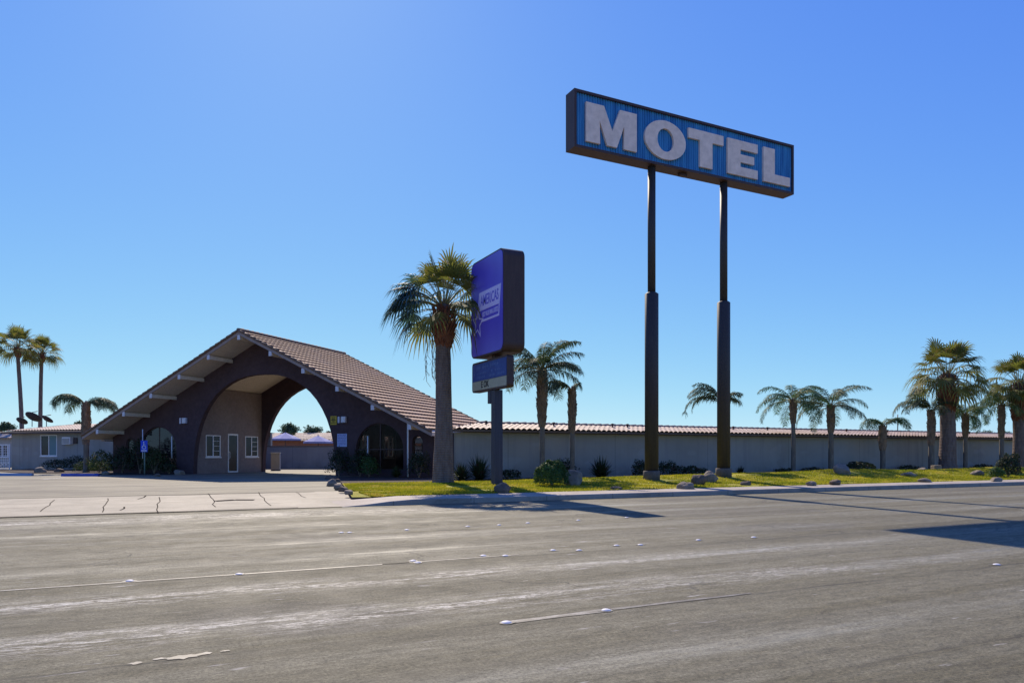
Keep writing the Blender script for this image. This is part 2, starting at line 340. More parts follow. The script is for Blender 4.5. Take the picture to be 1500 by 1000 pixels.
# dark joints and cracks across the apron
mb=MB()
def strip(pts,w,z=.009):
    for (a,b) in zip(pts[:-1],pts[1:]):
        a=Vector((a[0],a[1],0)); b=Vector((b[0],b[1],0)); d=(b-a).normalized(); nn=Vector((-d.y,d.x,0))*w/2
        mb.add([(p.x,p.y,lotz(p.y)+z) for p in (a-nn,b-nn,b+nn,a+nn)],[(0,1,2,3)])
for (x0,y0,x1,y1) in ((59,750,80,732),(150,750,158,730),(232,750,233,728),(316,743,305,724),(397,741,379,722),(448,732,434,722)):
    a=G(x0,y0,.03); b=G(x1,y1,.13); pts=[a]
    for k in range(1,6):
        q=k/6; pts.append((a[0]+(b[0]-a[0])*q+random.uniform(-.05,.05),a[1]+(b[1]-a[1])*q))
    pts.append(b); strip(pts,.022)
for (x0,y0,x1,y1) in ((176,747,182,740),(202,735,214,728)):
    strip([G(x0,y0,.04),G((x0+x1)/2+3,(y0+y1)/2,.07),G(x1,y1,.1)],.04)
px=-120
pts=[]
while px<5: pts.append((px,24.55+random.uniform(-.05,.05))); px+=random.uniform(.6,1.4)
strip(pts,.09,.012)
pts=[]; px=-60
while px<4.2: pts.append((px,19.36+random.uniform(-.04,.04))); px+=random.uniform(.6,1.4)
strip(pts,.05,.012)
tag(mb.build('pavement_crack',M['crack']),kind='structure')
mb=MB(); a=G(345,733,.08); strip([(a[0]-.55,a[1]-.1),(a[0],a[1]+.12),(a[0]+.5,a[1]-.05)],.28,.011); tag(mb.build('oil_stain',M['crack']),kind='structure')
# sidewalk with kerb, dropping at the driveway
V=[];Fq=[];xs=[4.6,5.2,5.9,6.6,7.4]+list(np.linspace(10,420,60))
for x in xs:
    k=min(1,max(0,(x-4.6)/2.0)); zt=.012+.14*k*k*(3-2*k)
    zb=lotz(20.95)*(1-k)+.155*k
    V+= [(x,19.3,-.05),(x,19.302,max(zt-.02,.0)),(x,19.325,zt),(x,19.46,zt+.004*k),(x,20.95,zb+.004),(x,20.95,-.05)]
for i in range(len(xs)-1):
    for j in range(5): a=i*6+j; Fq.append((a,a+6,a+7,a+1))
tag(np_mesh('sidewalk',np.array(V),np.array(Fq),M['sidewalk']),kind='structure')
# lawn height
MND=[(17.5,26.5,3.2,1.5,.12),(22,25.5,4,1.8,.22),(27,26,4,2,.22),(33,26.5,4,1.8,.38),(40,26,5,2,.30),(46.5,26.5,4,2,.36),(54,26,5,2,.28)]
def lz(x,y):
    z=.16+.09*min(1,max(0,(y-20.9)/4))
    for (mx,my,sx,sy,a) in MND: z+=a*.78*math.exp(-((x-mx)/sx)**2-((y-my)/sy)**2)
    return z+.02*noise.noise(Vector((x*.5,y*.5,0)))
sheet(lambda y:xL(y)+.02,130,20.955,28.6,lz,420,26,'lawn',M['lawn'])
sheet(lambda y:xL(y)+.02,130,28.6,36.5,lambda x,y: .26 if y>29.2 else lz(x,28.6)+(.26-lz(x,28.6))*(y-28.6)/.6,200,26,'planting_bed',M['mulch'])
# grass blades
def blades(N):
    x=xL(24)+ (rng.random(N)**1.5)*58; y=20.97+rng.random(N)**1.15*7.4
    keep=(x>np.array([xL(v) for v in y])+.05)&np.array([noise.noise(Vector((a*.55,b*.9,5)))<.34 for a,b in zip(x,y)]); x=x[keep]; y=y[keep]; n=len(x)
    z=np.array([lz(a,b) for a,b in zip(x,y)])-.005
    a=rng.random(n)*2*PI; h=.03+.05*rng.random(n); w=.010+.008*rng.random(n)*(1+x/25); ln=(rng.random((n,2))-.5)*.05
    V=np.zeros((n,3,3)); V[:,0]=np.stack([x-np.cos(a)*w,y-np.sin(a)*w,z],1); V[:,1]=np.stack([x+np.cos(a)*w,y+np.sin(a)*w,z],1); V[:,2]=np.stack([x+ln[:,0],y+ln[:,1],z+h],1)
    return V.reshape(-1,3),np.arange(n*3).reshape(-1,3)
V,Fq=blades(150000); tag(np_mesh('lawn_grass',V,Fq,M['blade']),'short yellow green grass covering the lawn strip','grass',kind='stuff')

# ------------------------------------------------------------------ lane paint and raised markers
def paint(name,px0,py0,px1,py1,w,mat):
    a=G(px0,py0); b=G(px1,py1); mb=MB(); n=int(abs(b[0]-a[0])/.5)+1; V=[];Fq=[]
    for i in range(n+1):
        q=i/n; x=a[0]+(b[0]-a[0])*q; y=a[1]+(b[1]-a[1])*q; ww=w*(.75+.5*noise.noise(Vector((x*1.3,y,3))))
        V+=[(x,y-ww/2,.004),(x,y+ww/2,.004)]
    for i in range(n): Fq.append((2*i,2*i+2,2*i+3,2*i+1))
    mb.add(V,Fq); return tag(mb.build(name,mat),kind='structure')
def worn():
    t=NT('worn_lane_paint'); f=t.rng(t.noise(6,7,.8,t.map((.6,3,1))),.49,.64); c=t.mix(f,(.115,.10,.075),(.33,.31,.27)); c=t.mix(1.0,c,t.rng(t.noise(75,4,.75),.32,.68,.75,1.2),'MULTIPLY'); t.col(c); t.set(.6); return t.m
M['worn_paint']=worn()
paint('lane_marking',0,865.2,600,823.6,.08,M['worn_paint']); paint('lane_marking',748,911,886,893.6,.12,M['worn_paint'])
paint('lane_marking',896,892,1100,868.5,.07,M['worn_paint']); paint('lane_marking',560,826.3,760,812,.07,M['worn_paint'])
a=G(0,700,.25); 
for (x0,y0,x1,y1) in ((2,699.5,48,699),(50,698.5,92,697.5),(62,702,96,699)):
    a=G(x0,y0,.25); b=G(x1,y1,.25); mb=MB(); strip([a,b],.10,.006); tag(mb.build('parking_line',M['white_paint']),kind='structure')
ORD=['leftmost','second from the left','third from the left','fourth from the left','fifth from the left','sixth from the left','seventh from the left','eighth from the left','ninth from the left','tenth from the left','eleventh from the left','twelfth from the left']
def marker_mesh():
    bm=bmesh.new(); bmesh.ops.create_uvsphere(bm,u_segments=14,v_segments=8,radius=.046)
    for v in bm.verts: v.co.z=max(v.co.z,0)*.42
    return bm
def markers(lst,what,wh):
    proto=None
    for i,(px,py) in enumerate(lst):
        x,y=G(px,py)
        if proto is None:
            proto=empty('road_marker',(x,y,.001)); MB().bm(marker_mesh(),True).build('dome',M['beam_paint'],proto)
            bs=MB(); k=14; bs.add([(math.cos(2*PI*j/k)*.07*random.uniform(.7,1.4),math.sin(2*PI*j/k)*.06,.005) for j in range(k)],[tuple(range(k))]); bs.build('adhesive_pad',M['worn_paint'],proto); o=proto
        else: o=copy_tree(proto); o.location=(x,y,.001)
        o.rotation_euler.z=random.random()*6
        tag(o,f'{ORD[i]} of the white raised markers {what}','road marker',wh)
markers([(500,780),(512,780),(596,776),(685,771),(731,769),(773,766),(847,762),(918,758)],'along the lane line nearest the kerb','raised markers on the far lane line')
markers([(190,851),(350,841),(605,821.5),(612,824),(708,814),(740,814),(810,806),(848,806),(903,799),(938,798),(1023,791),(1104,787)],'along the middle lane line','raised markers on the middle lane line')
markers([(742,912),(888,894),(1460,827)],'on the lane line closest to camera','raised markers on the near lane line')
mb=MB(); x,y=G(262,963); random.seed(5)
for dx,dy,r in ((0,0,.10),(.15,.02,.07),(-.26,-.02,.05),(.3,.04,.03),(-.12,.03,.04)):
    k=16; mb.add([(x+dx+math.cos(2*PI*j/k)*r*random.uniform(.7,1.3),y+dy+math.sin(2*PI*j/k)*r*.55*random.uniform(.5,1.4),.0045+dx*.001) for j in range(k)],[tuple(range(k))])
tag(mb.build('adhesive_residue',M['worn_paint']),kind='structure')

# ------------------------------------------------------------------ tile roof helper
def tile_roof(name,mat,parent,o,u,v,W,Ln,pu,pv,amp,lift=.03,ns=6,clip=None):
    o=Vector(o);u=Vector(u).normalized();v=Vector(v).normalized();nn=u.cross(v).normalized()
    if nn.z<0: nn=-nn
    nu=int(W/pu*ns)+1; nv=int(Ln/pv)
    us=np.linspace(0,W,nu); ph=us/pu; hu=amp*np.abs(np.sin(PI*ph))**.8
    rows=[]; 
    for k in range(nv):
        rows.append((k*pv,0.0)); rows.append(((k+1)*pv-.001,lift))
    V=[];UV=[]
    U=np.array(u);Vv=np.array(v);N=np.array(nn);O=np.array(o)
    for vv,h in rows:
        P=O+us[:,None]*U+vv*Vv+(hu+h)[:,None]*N
        if clip is not None: P=clip(P,us,vv)
        V.append(P); UV.append(np.stack([us,np.full(nu,vv)],1))
    V=np.concatenate(V);UV=np.concatenate(UV); nr=len(rows)
    a=(np.arange(nr-1)[:,None]*nu+np.arange(nu-1)[None,:]).ravel(); Fq=np.stack([a,a+1,a+nu+1,a+nu],1)
    if u.cross(v).z<0: Fq=Fq[:,::-1].copy()
    ob=np_mesh(name,V,Fq,mat,parent,smooth=False)
    uvl=ob.data.uv_layers.new(name='UVMap'); li=np.empty(len(ob.data.loops),np.int32); ob.data.loops.foreach_get('vertex_index',li)
    uvl.data.foreach_set('uv',UV[li].astype(np.float32).ravel()); return ob

def window(parent, w, h, m, kind='slide', name='window', glass='pane', grid=None):
    """frame in local x,z plane, matrix m places it; y<0 is outside"""
    f=MB(); b=.06
    f.plate([(0,0),(w,0),(w,h),(0,h)],[[(b,b),(b,h-b),(w-b,h-b),(w-b,b)]],.08,-.05,m)
    f.box((w/2-.035,-.045,b),(w/2+.035,.025,h-b),m); f.box((-.05,-.09,-.07),(w+.05,.02,-.003),m)
    fr=f.build('window_frame',M['white_frame'],parent)
    g=MB(); g.box((b,-.01,b),(w/2-.035,.0,h-b),m); g.box((w/2+.035,-.01,b),(w-b,.0,h-b),m); g.build('pane',M[glass],fr)
    if grid:
        for k in range(1,4): MB().box((w/2+.035,-.02,b+(h-2*b)*k/4-.012),(w-b,-.011,b+(h-2*b)*k/4+.012),m).build('muntin',M['white_frame'],fr)
    return fr

# ------------------------------------------------------------------ entrance building (gable turned 43 degrees to the road)
PHI=R(20.7); ex,ey=c2w(-14.6,39.0); LOT=.25
ERZ=TH-PHI-PI/2
E=empty('entrance_building',(ex,ey,LOT),ERZ,'dark steep gabled motel entrance with arched drive-through and tan tile roof','building')
E_m=Matrix.Translation((ex,ey,LOT))@Matrix.Rotation(ERZ,4,'Z')
def sg(px,g):                                # s where photo column px meets plane g
    r=(px-750)/F; a,b=math.sin(PHI),math.cos(PHI)
    return (r*(39+b*g)+14.6-a*g)/(b+a*r)
SL=.48; ZT=7.73; ZU=7.55; HW=11.5; GL=9.8
def zu(s): return ZU-SL*abs(s)
def arch(hw,h,n=2.3,k=26):
    pts=[]
    for i in range(k+1):
        q=-1+2*i/k; q=math.sin(q*PI/2); pts.append((q*hw, h*(max(0,1-abs(q)**n))**(1/n)))
    return pts
def archwin(c,hw,z0,zs,zt,k=16): return [(c-hw,z0)]+[(c+math.cos(PI-PI*i/k)*hw, zs+math.sin(PI*i/k)*(zt-zs)) for i in range(k+1)]+[(c+hw,z0)]
def gable_outline():
    w=11.15; o=[(-w,0),(-w,zu(w)-.01),(0,ZU-.01),(w,zu(w)-.01),(w,0)]
    return o+arch(4.87,5.6)[::-1]
WIN=[archwin(7.55,1.42,.32,1.35,2.78),archwin(9.78,.30,.62,1.75,2.1),archwin(-7.55,1.42,.32,1.35,2.78),archwin(-9.78,.30,.62,1.75,2.1)]
MB().plate(gable_outline(),WIN,.3,1.77).build('front_wall',M['stucco_dark'],E)
MB().plate(gable_outline(),WIN,.3,7.75).build('rear_wall',M['stucco_dark'],E)
rot=Matrix.Rotation(PI/2,4,'Z')
# side walls and the two passage walls (run along g)
def gwall(s0,t,hz,holes=()):
    m=Matrix.Translation((s0,0,0))@rot        # local x -> g, local y -> -s
    mb=MB().plate([(2.075,0),(7.745,0),(7.745,hz),(2.075,hz)],holes,t,-t/2,m); return mb
door_g=(4.66,5.54); wins_g=((2.83,4.04),(6.2,7.4)); wz=(.99,2.3)
holes=[[(a,wz[0]),(a,wz[1]),(b,wz[1]),(b,wz[0])] for a,b in wins_g]+[[(door_g[0],.02),(door_g[0],2.42),(door_g[1],2.42),(door_g[1],.02)]]
gwall(-5.02,.16,zu(5.1)-.01,holes).build('office_wall',M['stucco_brown'],E)
PWN=((3.88,4.68,1.15,2.25),(6.36,7.42,.95,2.25))
gwall(5.02,.16,zu(5.1)-.01,[[(a,c),(a,d),(b,d),(b,c)] for a,b,c,d in PWN]).build('passage_wall',M['stucco_brown'],E)
gwall(-11.07,.16,zu(11.15)-.01).build('side_wall',M['stucco_dark'],E); gwall(11.07,.16,zu(11.15)-.01).build('side_wall',M['stucco_dark'],E)
# windows of the office wall, facing +s: local x=g, local y<0 outside => y=-s  => -s<... place with outside at +s
for a,b in wins_g:
    m=Matrix.Translation((-4.985,a,wz[0]))@rot@Matrix.Scale(1,4)
    window(E,b-a,wz[1]-wz[0],m,grid=True)
for a,b,c,d in PWN:                          # windows between the glazed room and the drive-through
    window(E,b-a,d-c,Matrix.Translation((5.09,a,c))@rot,glass='glass',grid=True)
mb=MB(); m=Matrix.Translation((-4.985,door_g[0],.02))@rot; w=door_g[1]-door_g[0]; h=2.4
mb.plate([(0,0),(w,0),(w,h),(0,h)],[[(.07,.09),(.07,h-.1),(w-.07,h-.1),(w-.07,.09)]],.08,-.06,m)
d=mb.build('door',M['white_frame'],E); mb=MB(); mb.box((.07,-.02,.09),(w-.07,-.01,h-.1),m); mb.build('door_glass',M['pane'],d)
mb=MB(); mb.tube([m@Vector((.09,-.06,.85)),m@Vector((.09,-.12,.9)),m@Vector((.09,-.12,1.25)),m@Vector((.09,-.06,1.3))],.018); mb.build('handle',M['white_frame'],d)
# arched windows: frames + glass front and rear
for gy in (1.77,7.75):
    for W_,nm in zip(WIN,(1,0,1,0)):
        cx=(W_[0][0]+W_[-1][0])/2; hw=(W_[-1][0]-W_[0][0])/2; z0=W_[0][1]; zt=max(p[1] for p in W_)
        inner=[(cx+(p[0]-cx)*(1-.05/hw), z0+.05+(p[1]-z0)*(1-.1/(zt-z0))) for p in W_]
        f=MB().plate(W_,[inner],.06,gy+.10)
        if nm:
            f.box((cx-.03,gy+.105,z0+.03),(cx+.03,gy+.15,zt-.03)); f.box((cx-hw*.97,gy+.108,1.38),(cx+hw*.97,gy+.145,1.43))
            if gy>5:
                for q in (-.5,.5): f.box((cx+hw*q-.03,gy+.11,z0+.03),(cx+hw*q+.03,gy+.14,2.3))
                f.box((cx-hw*.93,gy+.112,1.95),(cx+hw*.93,gy+.143,2.0)); f.box((cx-hw*.97,gy+.112,.85),(cx+hw*.97,gy+.143,.95))
        fr=f.build('arched_window',M['bronze'],E)
        MB().plate(inner,[],.01,gy+.12).build('pane',M['glass'],fr)
# pale mullions seen bright in the front windows
for px in (539,252):
    s=sg(px,1.72); MB().tube([(s,1.70,.15 if px>300 else .9),(s,1.70,2.1 if px>300 else 2.2)],.035,8).build('window_post',M['white_pipe'],E)
s=sg(597.5,.9); MB().tube([(s,.9,0),(s,.9,zu(s)-.05)],.045,8).build('corner_post',M['white_pipe'],E)
# small bright shades hanging inside the right hand windows
MB().box((9.56,1.93,1.72),(10.0,1.95,2.0)).build('window_blind',M['beam_paint'],E); MB().box((9.56,1.93,.98),(10.0,1.95,1.26)).build('window_blind',M['beam_paint'],E)
# roof slab, fascia, tiles
rf=empty('roof',(0,0,0)); rf.parent=E
rs=MB(); 
for sgn in (-1,1):
    m=Matrix.Identity(4); pts=[(0,ZU),(0,ZT),(sgn*HW,ZT-SL*HW),(sgn*HW,ZU-SL*HW)]
    rs.plate(pts,[],GL,0)
roof=rs.build('roof_deck',M['soffit'],rf)
NL=math.sqrt(1+SL*SL); cs=1/NL; sn=SL/NL
for sgn in (-1,1):
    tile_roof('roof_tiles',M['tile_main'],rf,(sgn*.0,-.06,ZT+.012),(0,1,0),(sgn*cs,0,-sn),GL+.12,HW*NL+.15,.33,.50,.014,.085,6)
    # barge board + rake tiles
    for gy in (-.045,GL+.005):
        MB().plate([(0,ZT-.20),(0,ZT+.015),(sgn*(HW+.02),ZT-SL*HW+.005),(sgn*(HW+.02),ZT-.205-SL*HW)],[],.04,gy).build('barge_board',M['fascia'],rf)
    n=31
    for gy in (-.07,GL+.07):
        mb=MB()
        for k in range(n):
            s0=k*HW/n; s1=(k+1.06)*HW/n
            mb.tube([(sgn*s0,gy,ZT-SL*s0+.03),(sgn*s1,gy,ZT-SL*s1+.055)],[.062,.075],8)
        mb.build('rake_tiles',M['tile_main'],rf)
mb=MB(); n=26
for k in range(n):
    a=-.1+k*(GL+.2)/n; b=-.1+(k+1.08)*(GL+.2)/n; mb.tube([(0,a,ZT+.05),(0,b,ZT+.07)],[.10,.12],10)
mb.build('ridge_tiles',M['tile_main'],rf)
for k in range(-5,6):
    s=k*2.06; zc=zu(s)+(.0 if k else -.02)
    for g0,g1 in ((-.02,1.765),(8.055,GL+.02)):
        mb=MB().bevbox((s-.08,g0,zc-.25),(s+.08,g1,zc-.02 if k==0 else zc-.045),.008); bm_=mb.build('roof_beam',M['soffit'],E)
        ge=g0-.022 if g0<0 else g1+.002
        MB().bevbox((s-.095,ge,zc-.265),(s+.095,ge+.02,zc-.01),.006).build('beam_end_cap',M['beam_paint'],bm_)
# flat underside trim below the left eave
MB().box((-HW+.02,1.2,zu(HW)-.02),(-11.16,GL-.1,zu(HW)-.10)).build('eave_trim',M['fascia'],E)

def thing_at_E(name,s,g,z,label,cat,group=None,rz=0):
    p=E_m@Vector((s,g,z)); return empty(name,p,ERZ+rz,label,cat,group)
# wall mounted signs and lamps
o=thing_at_E('warning_sign',4.76,1.765,2.72,'small yellow sign with black print on the dark wall right of the archway','sign')
MB().bevbox((-.19,-.03,0),(.19,-.002,.47),.006).build('sign_plate',M['yellow_sign'],o)
mb=MB()
for z,w in ((.37,.13),(.29,.1),(.23,.14),(.16,.08),(.08,.14)): 
    x=-w
    while x<w: q=random.uniform(.02,.06); mb.box((x,-.036,z),(min(x+q,w),-.031,z+.045)); x+=q+.018
mb.build('sign_print',M['black_paint'],o)
o=thing_at_E('notice_board',5.29,1.765,1.55,'white and blue notice sign with printed lines beside the archway','sign')
MB().bevbox((-.3,-.03,0),(.3,-.002,.69),.006).build('sign_plate',M['white_sign'],o)
mb=MB()
for k in range(7):
    x=-.26; z=.61-k*.085
    while x<.24: q=random.uniform(.03,.09); mb.box((x,-.036,z),(min(x+q,.25),-.031,z+.04)); x+=q+.03
mb.build('sign_print',M['ink_blue'],o)
def flood(s,z,label):
    o=thing_at_E('wall_light',s,1.765,z,label,'wall light','pale wall lights on the entrance front')
    MB().bevbox((-.25,-.12,-.17),(-.13,-.0,.17),.015).build('back_box',M['lamp_white'],o)
    b=MB().bevbox((-.02,-.16,-.16),(.26,-.0,.17),.02).build('lamp_housing',M['lamp_white'],o)
    MB().box((.02,-.175,-.1),(.2,-.161,.1)).build('lens',M['white_pipe'],b); return o
flood(5.32,2.98,'pale box lights next to the small yellow sign'); flood(-5.55,3.1,'pale box lights on the dark wall left of the archway')
# ------------------------------------------------------------------ left wing
LW=empty('side_wing',(ex,ey,LOT),ERZ,'low grey stucco wing with white window and tile roof left of the gable','building')
gW=7.5; x0=sg(17,gW); x1=-11.3; hw_=2.82
s_w0,s_w1=sg(59.5,gW),sg(83.5,gW); s_a0,s_a1=sg(95.5,gW),sg(107.5,gW)
Zw=lambda s:39+math.cos(PHI)*gW-math.sin(PHI)*s
wz0,wz1=Hz(667.5,Zw(s_w0))-LOT,Hz(637,Zw(s_w0))-LOT; az0,az1=Hz(650.5,Zw(s_a0))-LOT,Hz(640,Zw(s_a0))-LOT
mb=MB().plate([(x0,0),(x1,0),(x1,hw_),(x0,hw_)],[[(s_w0,wz0),(s_w0,wz1),(s_w1,wz1),(s_w1,wz0)]],.2,gW)
mb.box((x0,gW+.202,0),(x0+.2,gW+9,hw_)); mb.box((x0,gW+9.002,0),(x1,gW+9.2,hw_)); mb.build('wall',M['stucco_grey'],LW)
m=Matrix.Translation((s_w0,gW+.04,wz0)); fr=window(LW,s_w1-s_w0,wz1-wz0,m)
mb=MB(); mb.box(((s_w0+s_w1)/2+.05,gW+.02,wz0+.07),(s_w1-.07,gW+.025,wz1-.07)); mb.build('curtain',M['curtain'],fr)
mb=MB(); mb.bevbox((s_a0,gW-.28,az0),(s_a1,gW-.002,az1),.02); ac=mb.build('air_conditioner',M['white_frame'],LW)
mb=MB(); 
for k in range(7): mb.box((s_a0+.06,gW-.295,az0+.07+k*.055),(s_a1-.06,gW-.282,az0+.095+k*.055))
mb.build('grille',M['slate_metal'],ac)
mb=MB().bevbox((s_a1+.1,gW-.1,az0+.05),(s_a1+.45,gW-.002,az1-.05),.01); mb.build('vent_cover',M['bronze'],LW)
mb=MB(); ev=gW-.55; rg=gW+2.6; ze=hw_+.02; zr=hw_+.60
mb.add([(x0-.5,ev,ze),(x1,ev,ze),(x1,rg,zr),(x0+3.5,rg,zr),(x0-.5,gW+9.6,ze),(x1,gW+9.6,ze),
        (x0-.5,ev,ze-.14),(x1,ev,ze-.14),(x0-.5,gW+9.6,ze-.14),(x1,gW+9.6,ze-.14)],
       [(0,1,2,3),(0,3,4),(3,2,5,4),(0,6,7,1),(0,4,8,6),(6,8,9,7)])
rd=mb.build('roof',M['eave_board'],LW)
vl=math.hypot(rg-ev,zr-ze)
def clipL(P,us,vv):                        # hip end on the left
    q=vv/vl; k=4.0*(1-q)                    # at eave keep, at ridge cut
    xmin=(x0-.5)+4.0*(1-q); P[:,0]=np.maximum(P[:,0],xmin); return P
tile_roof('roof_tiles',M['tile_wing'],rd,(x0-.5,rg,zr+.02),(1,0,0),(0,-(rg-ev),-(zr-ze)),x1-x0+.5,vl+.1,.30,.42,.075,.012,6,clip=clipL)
# satellite dishes on the left wing roof
def dish(px,py,Dg,w,label,tilt):
    g=gW+3.2; s=sg(px,g); Z=39+math.cos(PHI)*g-math.sin(PHI)*s; z=Hz(py,Z)-LOT
    o=thing_at_E('satellite_dish',s,g,z-.5,label,'satellite dish','satellite dishes on the side wing roof')
    mb=MB(); k=20; V=[];Fq=[]
    for i in range(6):
        r=w/2*i/5
        for j in range(k):
            a=2*PI*j/k; V.append(Vector((math.cos(a)*r, math.sin(a)*r*.92, (r/(w/2))**2*.16*w)))
    for i in range(5):
        for j in range(k): a=i*k+j; b=i*k+(j+1)%k; Fq.append((a,b,b+k,a+k))
    mm=Matrix.Translation((0,0,.5))@Matrix.Rotation(tilt,4,'Y')@Matrix.Rotation(R(-38),4,'X')
    V2=[mm@v for v in V]; W2=[mm@(v-Vector((0,0,.02))) for v in V]; n=len(V2)
    mb.add(V2+W2,Fq+[tuple(n+i for i in f[::-1]) for f in Fq]+[(5*k+j,5*k+(j+1)%k,n+5*k+(j+1)%k,n+5*k+j) for j in range(k)],True)
    mb.build('reflector',M['dark_plastic'],o)
    MB().tube([(0,0,-.15),(0,0,.48)],.03).build('mast',M['slate_metal'],o)
    mb=MB(); mb.tube([mm@Vector((0,-w*.42,.1)),mm@Vector((0,-.1,w*.5)),mm@Vector((0,-.02,w*.6))],[.014,.03,.035]); mb.build('feed_arm',M['dark_plastic'],o)
dish(31,618,0,.95,'smallest satellite dish at the left end of the side wing roof',R(-8)); dish(47,613,0,1.35,'largest satellite dish, in the middle of the three on the side wing roof',R(-4)); dish(68,615.5,0,.98,'satellite dish nearest the short palm, right of the tall palm trunk',R(6))

# ------------------------------------------------------------------ long wing along the road
PW=31.0; wx0=12.3; wx1=78
RW=empty('long_wing',(0,0,LOT),0,'long low grey stucco motel wing with barrel tile roof behind the lawn','building')
KX=1.081                                     # its left end runs along the eave of the turned entrance building
mb=MB().box((wx0,PW,-.1),(wx1,PW+.2,2.16)); mb.box((wx0+10.2,PW+9.3,-.1),(wx1,PW+9.5,2.16)); mb.box((wx1-.2,PW+.202,-.1),(wx1,PW+9.298,2.16))
mb.add([(wx0+.3,PW+.202,-.1),(wx0+10.15,PW+9.3,-.1),(wx0+10.15,PW+9.3,2.16),(wx0+.3,PW+.202,2.16)],[(0,1,2,3)])
mb.build('wall',M['stucco_grey'],RW)
ev=PW-.45; rg=PW+1.6; ze=2.27; zr=2.60; yb=PW+9.9; wl=lambda y:wx0-.2+(y-ev)*KX
mb=MB(); mb.add([(wl(ev),ev,ze),(wx1+.2,ev,ze),(wx1+.2,rg,zr),(wl(rg),rg,zr),(wl(yb),yb,ze),(wx1+.2,yb,ze),(wl(ev),ev,ze-.09),(wx1+.2,ev,ze-.09),(wl(yb),yb,ze-.09),(wx1+.2,yb,ze-.09)],
  [(0,1,2,3),(3,2,5,4),(0,6,7,1),(6,8,9,7),(0,3,4,8,6),(1,7,9,5,2)])
rd=mb.build('roof',M['eave_board'],RW); vl=math.hypot(rg-ev,zr-ze)
def clipW(P,us,vv): P[:,0]=np.maximum(P[:,0],wl(rg-(rg-ev)*vv/vl)); return P
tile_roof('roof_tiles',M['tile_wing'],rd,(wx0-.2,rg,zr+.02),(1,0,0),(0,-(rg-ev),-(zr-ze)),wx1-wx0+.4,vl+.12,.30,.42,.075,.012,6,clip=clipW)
mb=MB(); x=wl(rg)
while x<wx1: mb.tube([(x,rg,zr+.07),(x+.48,rg,zr+.085)],[.08,.1],8); x+=.45
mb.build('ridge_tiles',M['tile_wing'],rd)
mb=MB().tube([(wx0+.12,PW-.07,0),(wx0+.12,PW-.07,2.1)],.045); mb.build('downpipe',M['bronze'],RW)
for i,px in enumerate((712,811,897,919,1074,1124,1189,1240,1300,1420)):
    x,Z=L(px,rg-.7); zz=zr-.07
    mb=MB().tube([(x,rg-.7,zz-.05),(x,rg-.7,zz+.17)],.045,8); mb.tube([(x,rg-.7,zz+.17),(x,rg-.7,zz+.23)],[.09,.06],8); mb.build('roof_vent',M['bronze'],rd)
x,Z=L(1315,rg); MB().tube([(x,rg,zr),(x,rg,zr+1.25)],.03,6).build('antenna_mast',M['bronze'],rd)

# ------------------------------------------------------------------ motel sign
SP=24.4; sx0,_=L(841.5,SP); sx1,_=L(1163,SP); sz0,sz1=13.42,15.70; DP=.66
MS=empty('motel_sign',((sx0+sx1)/2,SP+DP/2,0),0,'tall blue MOTEL sign with pale block letters on twin dark poles','sign')
W2=(sx1-sx0)/2; D2=DP/2
mb=MB()                                     # cabinet: four bronze sides
fr_t=.10
mb.box((-W2,-D2,sz1-fr_t),(W2,D2,sz1)); mb.box((-W2,-D2,sz0),(W2,D2,sz0+fr_t)); mb.box((-W2,-D2,sz0+fr_t+.001),(-W2+fr_t,D2,sz1-fr_t-.001)); mb.box((W2-fr_t,-D2,sz0+fr_t+.001),(W2,D2,sz1-fr_t-.001))
cab=mb.build('cabinet',M['bronze'],MS)
V=[];Fq=[]; nr=96; a0=-W2+fr_t+.002; ww=2*(W2-fr_t-.002)                 # ribbed sheet faces
for side in (-1,1):
    b=len(V)
    for i in range(nr*4+1):
        x=a0+ww*i/(nr*4); k=i%4; y=side*(D2-.07-(.045 if k in (1,2) else 0))
        V+=[(x,y,sz0+fr_t+.002),(x,y,sz1-fr_t-.002)]
    for i in range(nr*4): q=b+2*i; Fq.append((q,q+2,q+3,q+1))
MB().add(V,Fq).build('face_panel',M['blue_rib'],MS)
def lxz(zx,zy):                              # zoom crop -> sign local
    px=800+zx*.26667; py=110+zy*.26667; x,Z=L(px,SP); return (x-MS.location.x, Hz(py,Z))
def seg_arc(cx,cz,rx,rz,a0,a1,n=20): return [(cx+rx*math.cos(a0+(a1-a0)*i/n),cz+rz*math.sin(a0+(a1-a0)*i/n)) for i in range(n+1)]
lb,lt=13.72,15.27
def lx(zx): return lxz(zx,300)[0]
def letter(poly,holes=()):
    for side in (-1,):
        mb=MB().plate(poly,holes,.10,-D2-.03); o=mb.build('letter',M['letter_white'],MS)
    if True:
        mir=lambda P:[(-a,b) for a,b in P]; MB().plate(mir(poly),[mir(h) for h in holes],.10,D2-.07).build('letter',M['letter_white'],MS)
x0_,x1_=lx(218),lx(496); w=x1_-x0_
letter([(x0_+w*a,lb+(lt-lb)*b) for a,b in ((0,0),(.27,0),(.26,.60),(.41,0.0),(.60,0),(.745,.60),(.74,0),(1,0),(1,1),(.66,1),(.51,.40),(.345,1),(0,1))])
x0_,x1_=lx(540),lx(765); cx=(x0_+x1_)/2; rx=(x1_-x0_)/2; cz=(lb+lt)/2; rz=(lt-lb)/2+.03
letter(seg_arc(cx,cz,rx,rz,0,2*PI,40)[:-1],[seg_arc(cx,cz,rx*.40,rz*.60,0,2*PI,30)[:-1]])
x0_,x1_=lx(780),lx(972); w=x1_-x0_
letter([(x0_+w*a,lb+(lt-lb)*b) for a,b in ((.32,0),(.68,0),(.68,.73),(1,.73),(1,1),(0,1),(0,.73),(.32,.73))])
x0_,x1_=lx(995),lx(1160); w=x1_-x0_
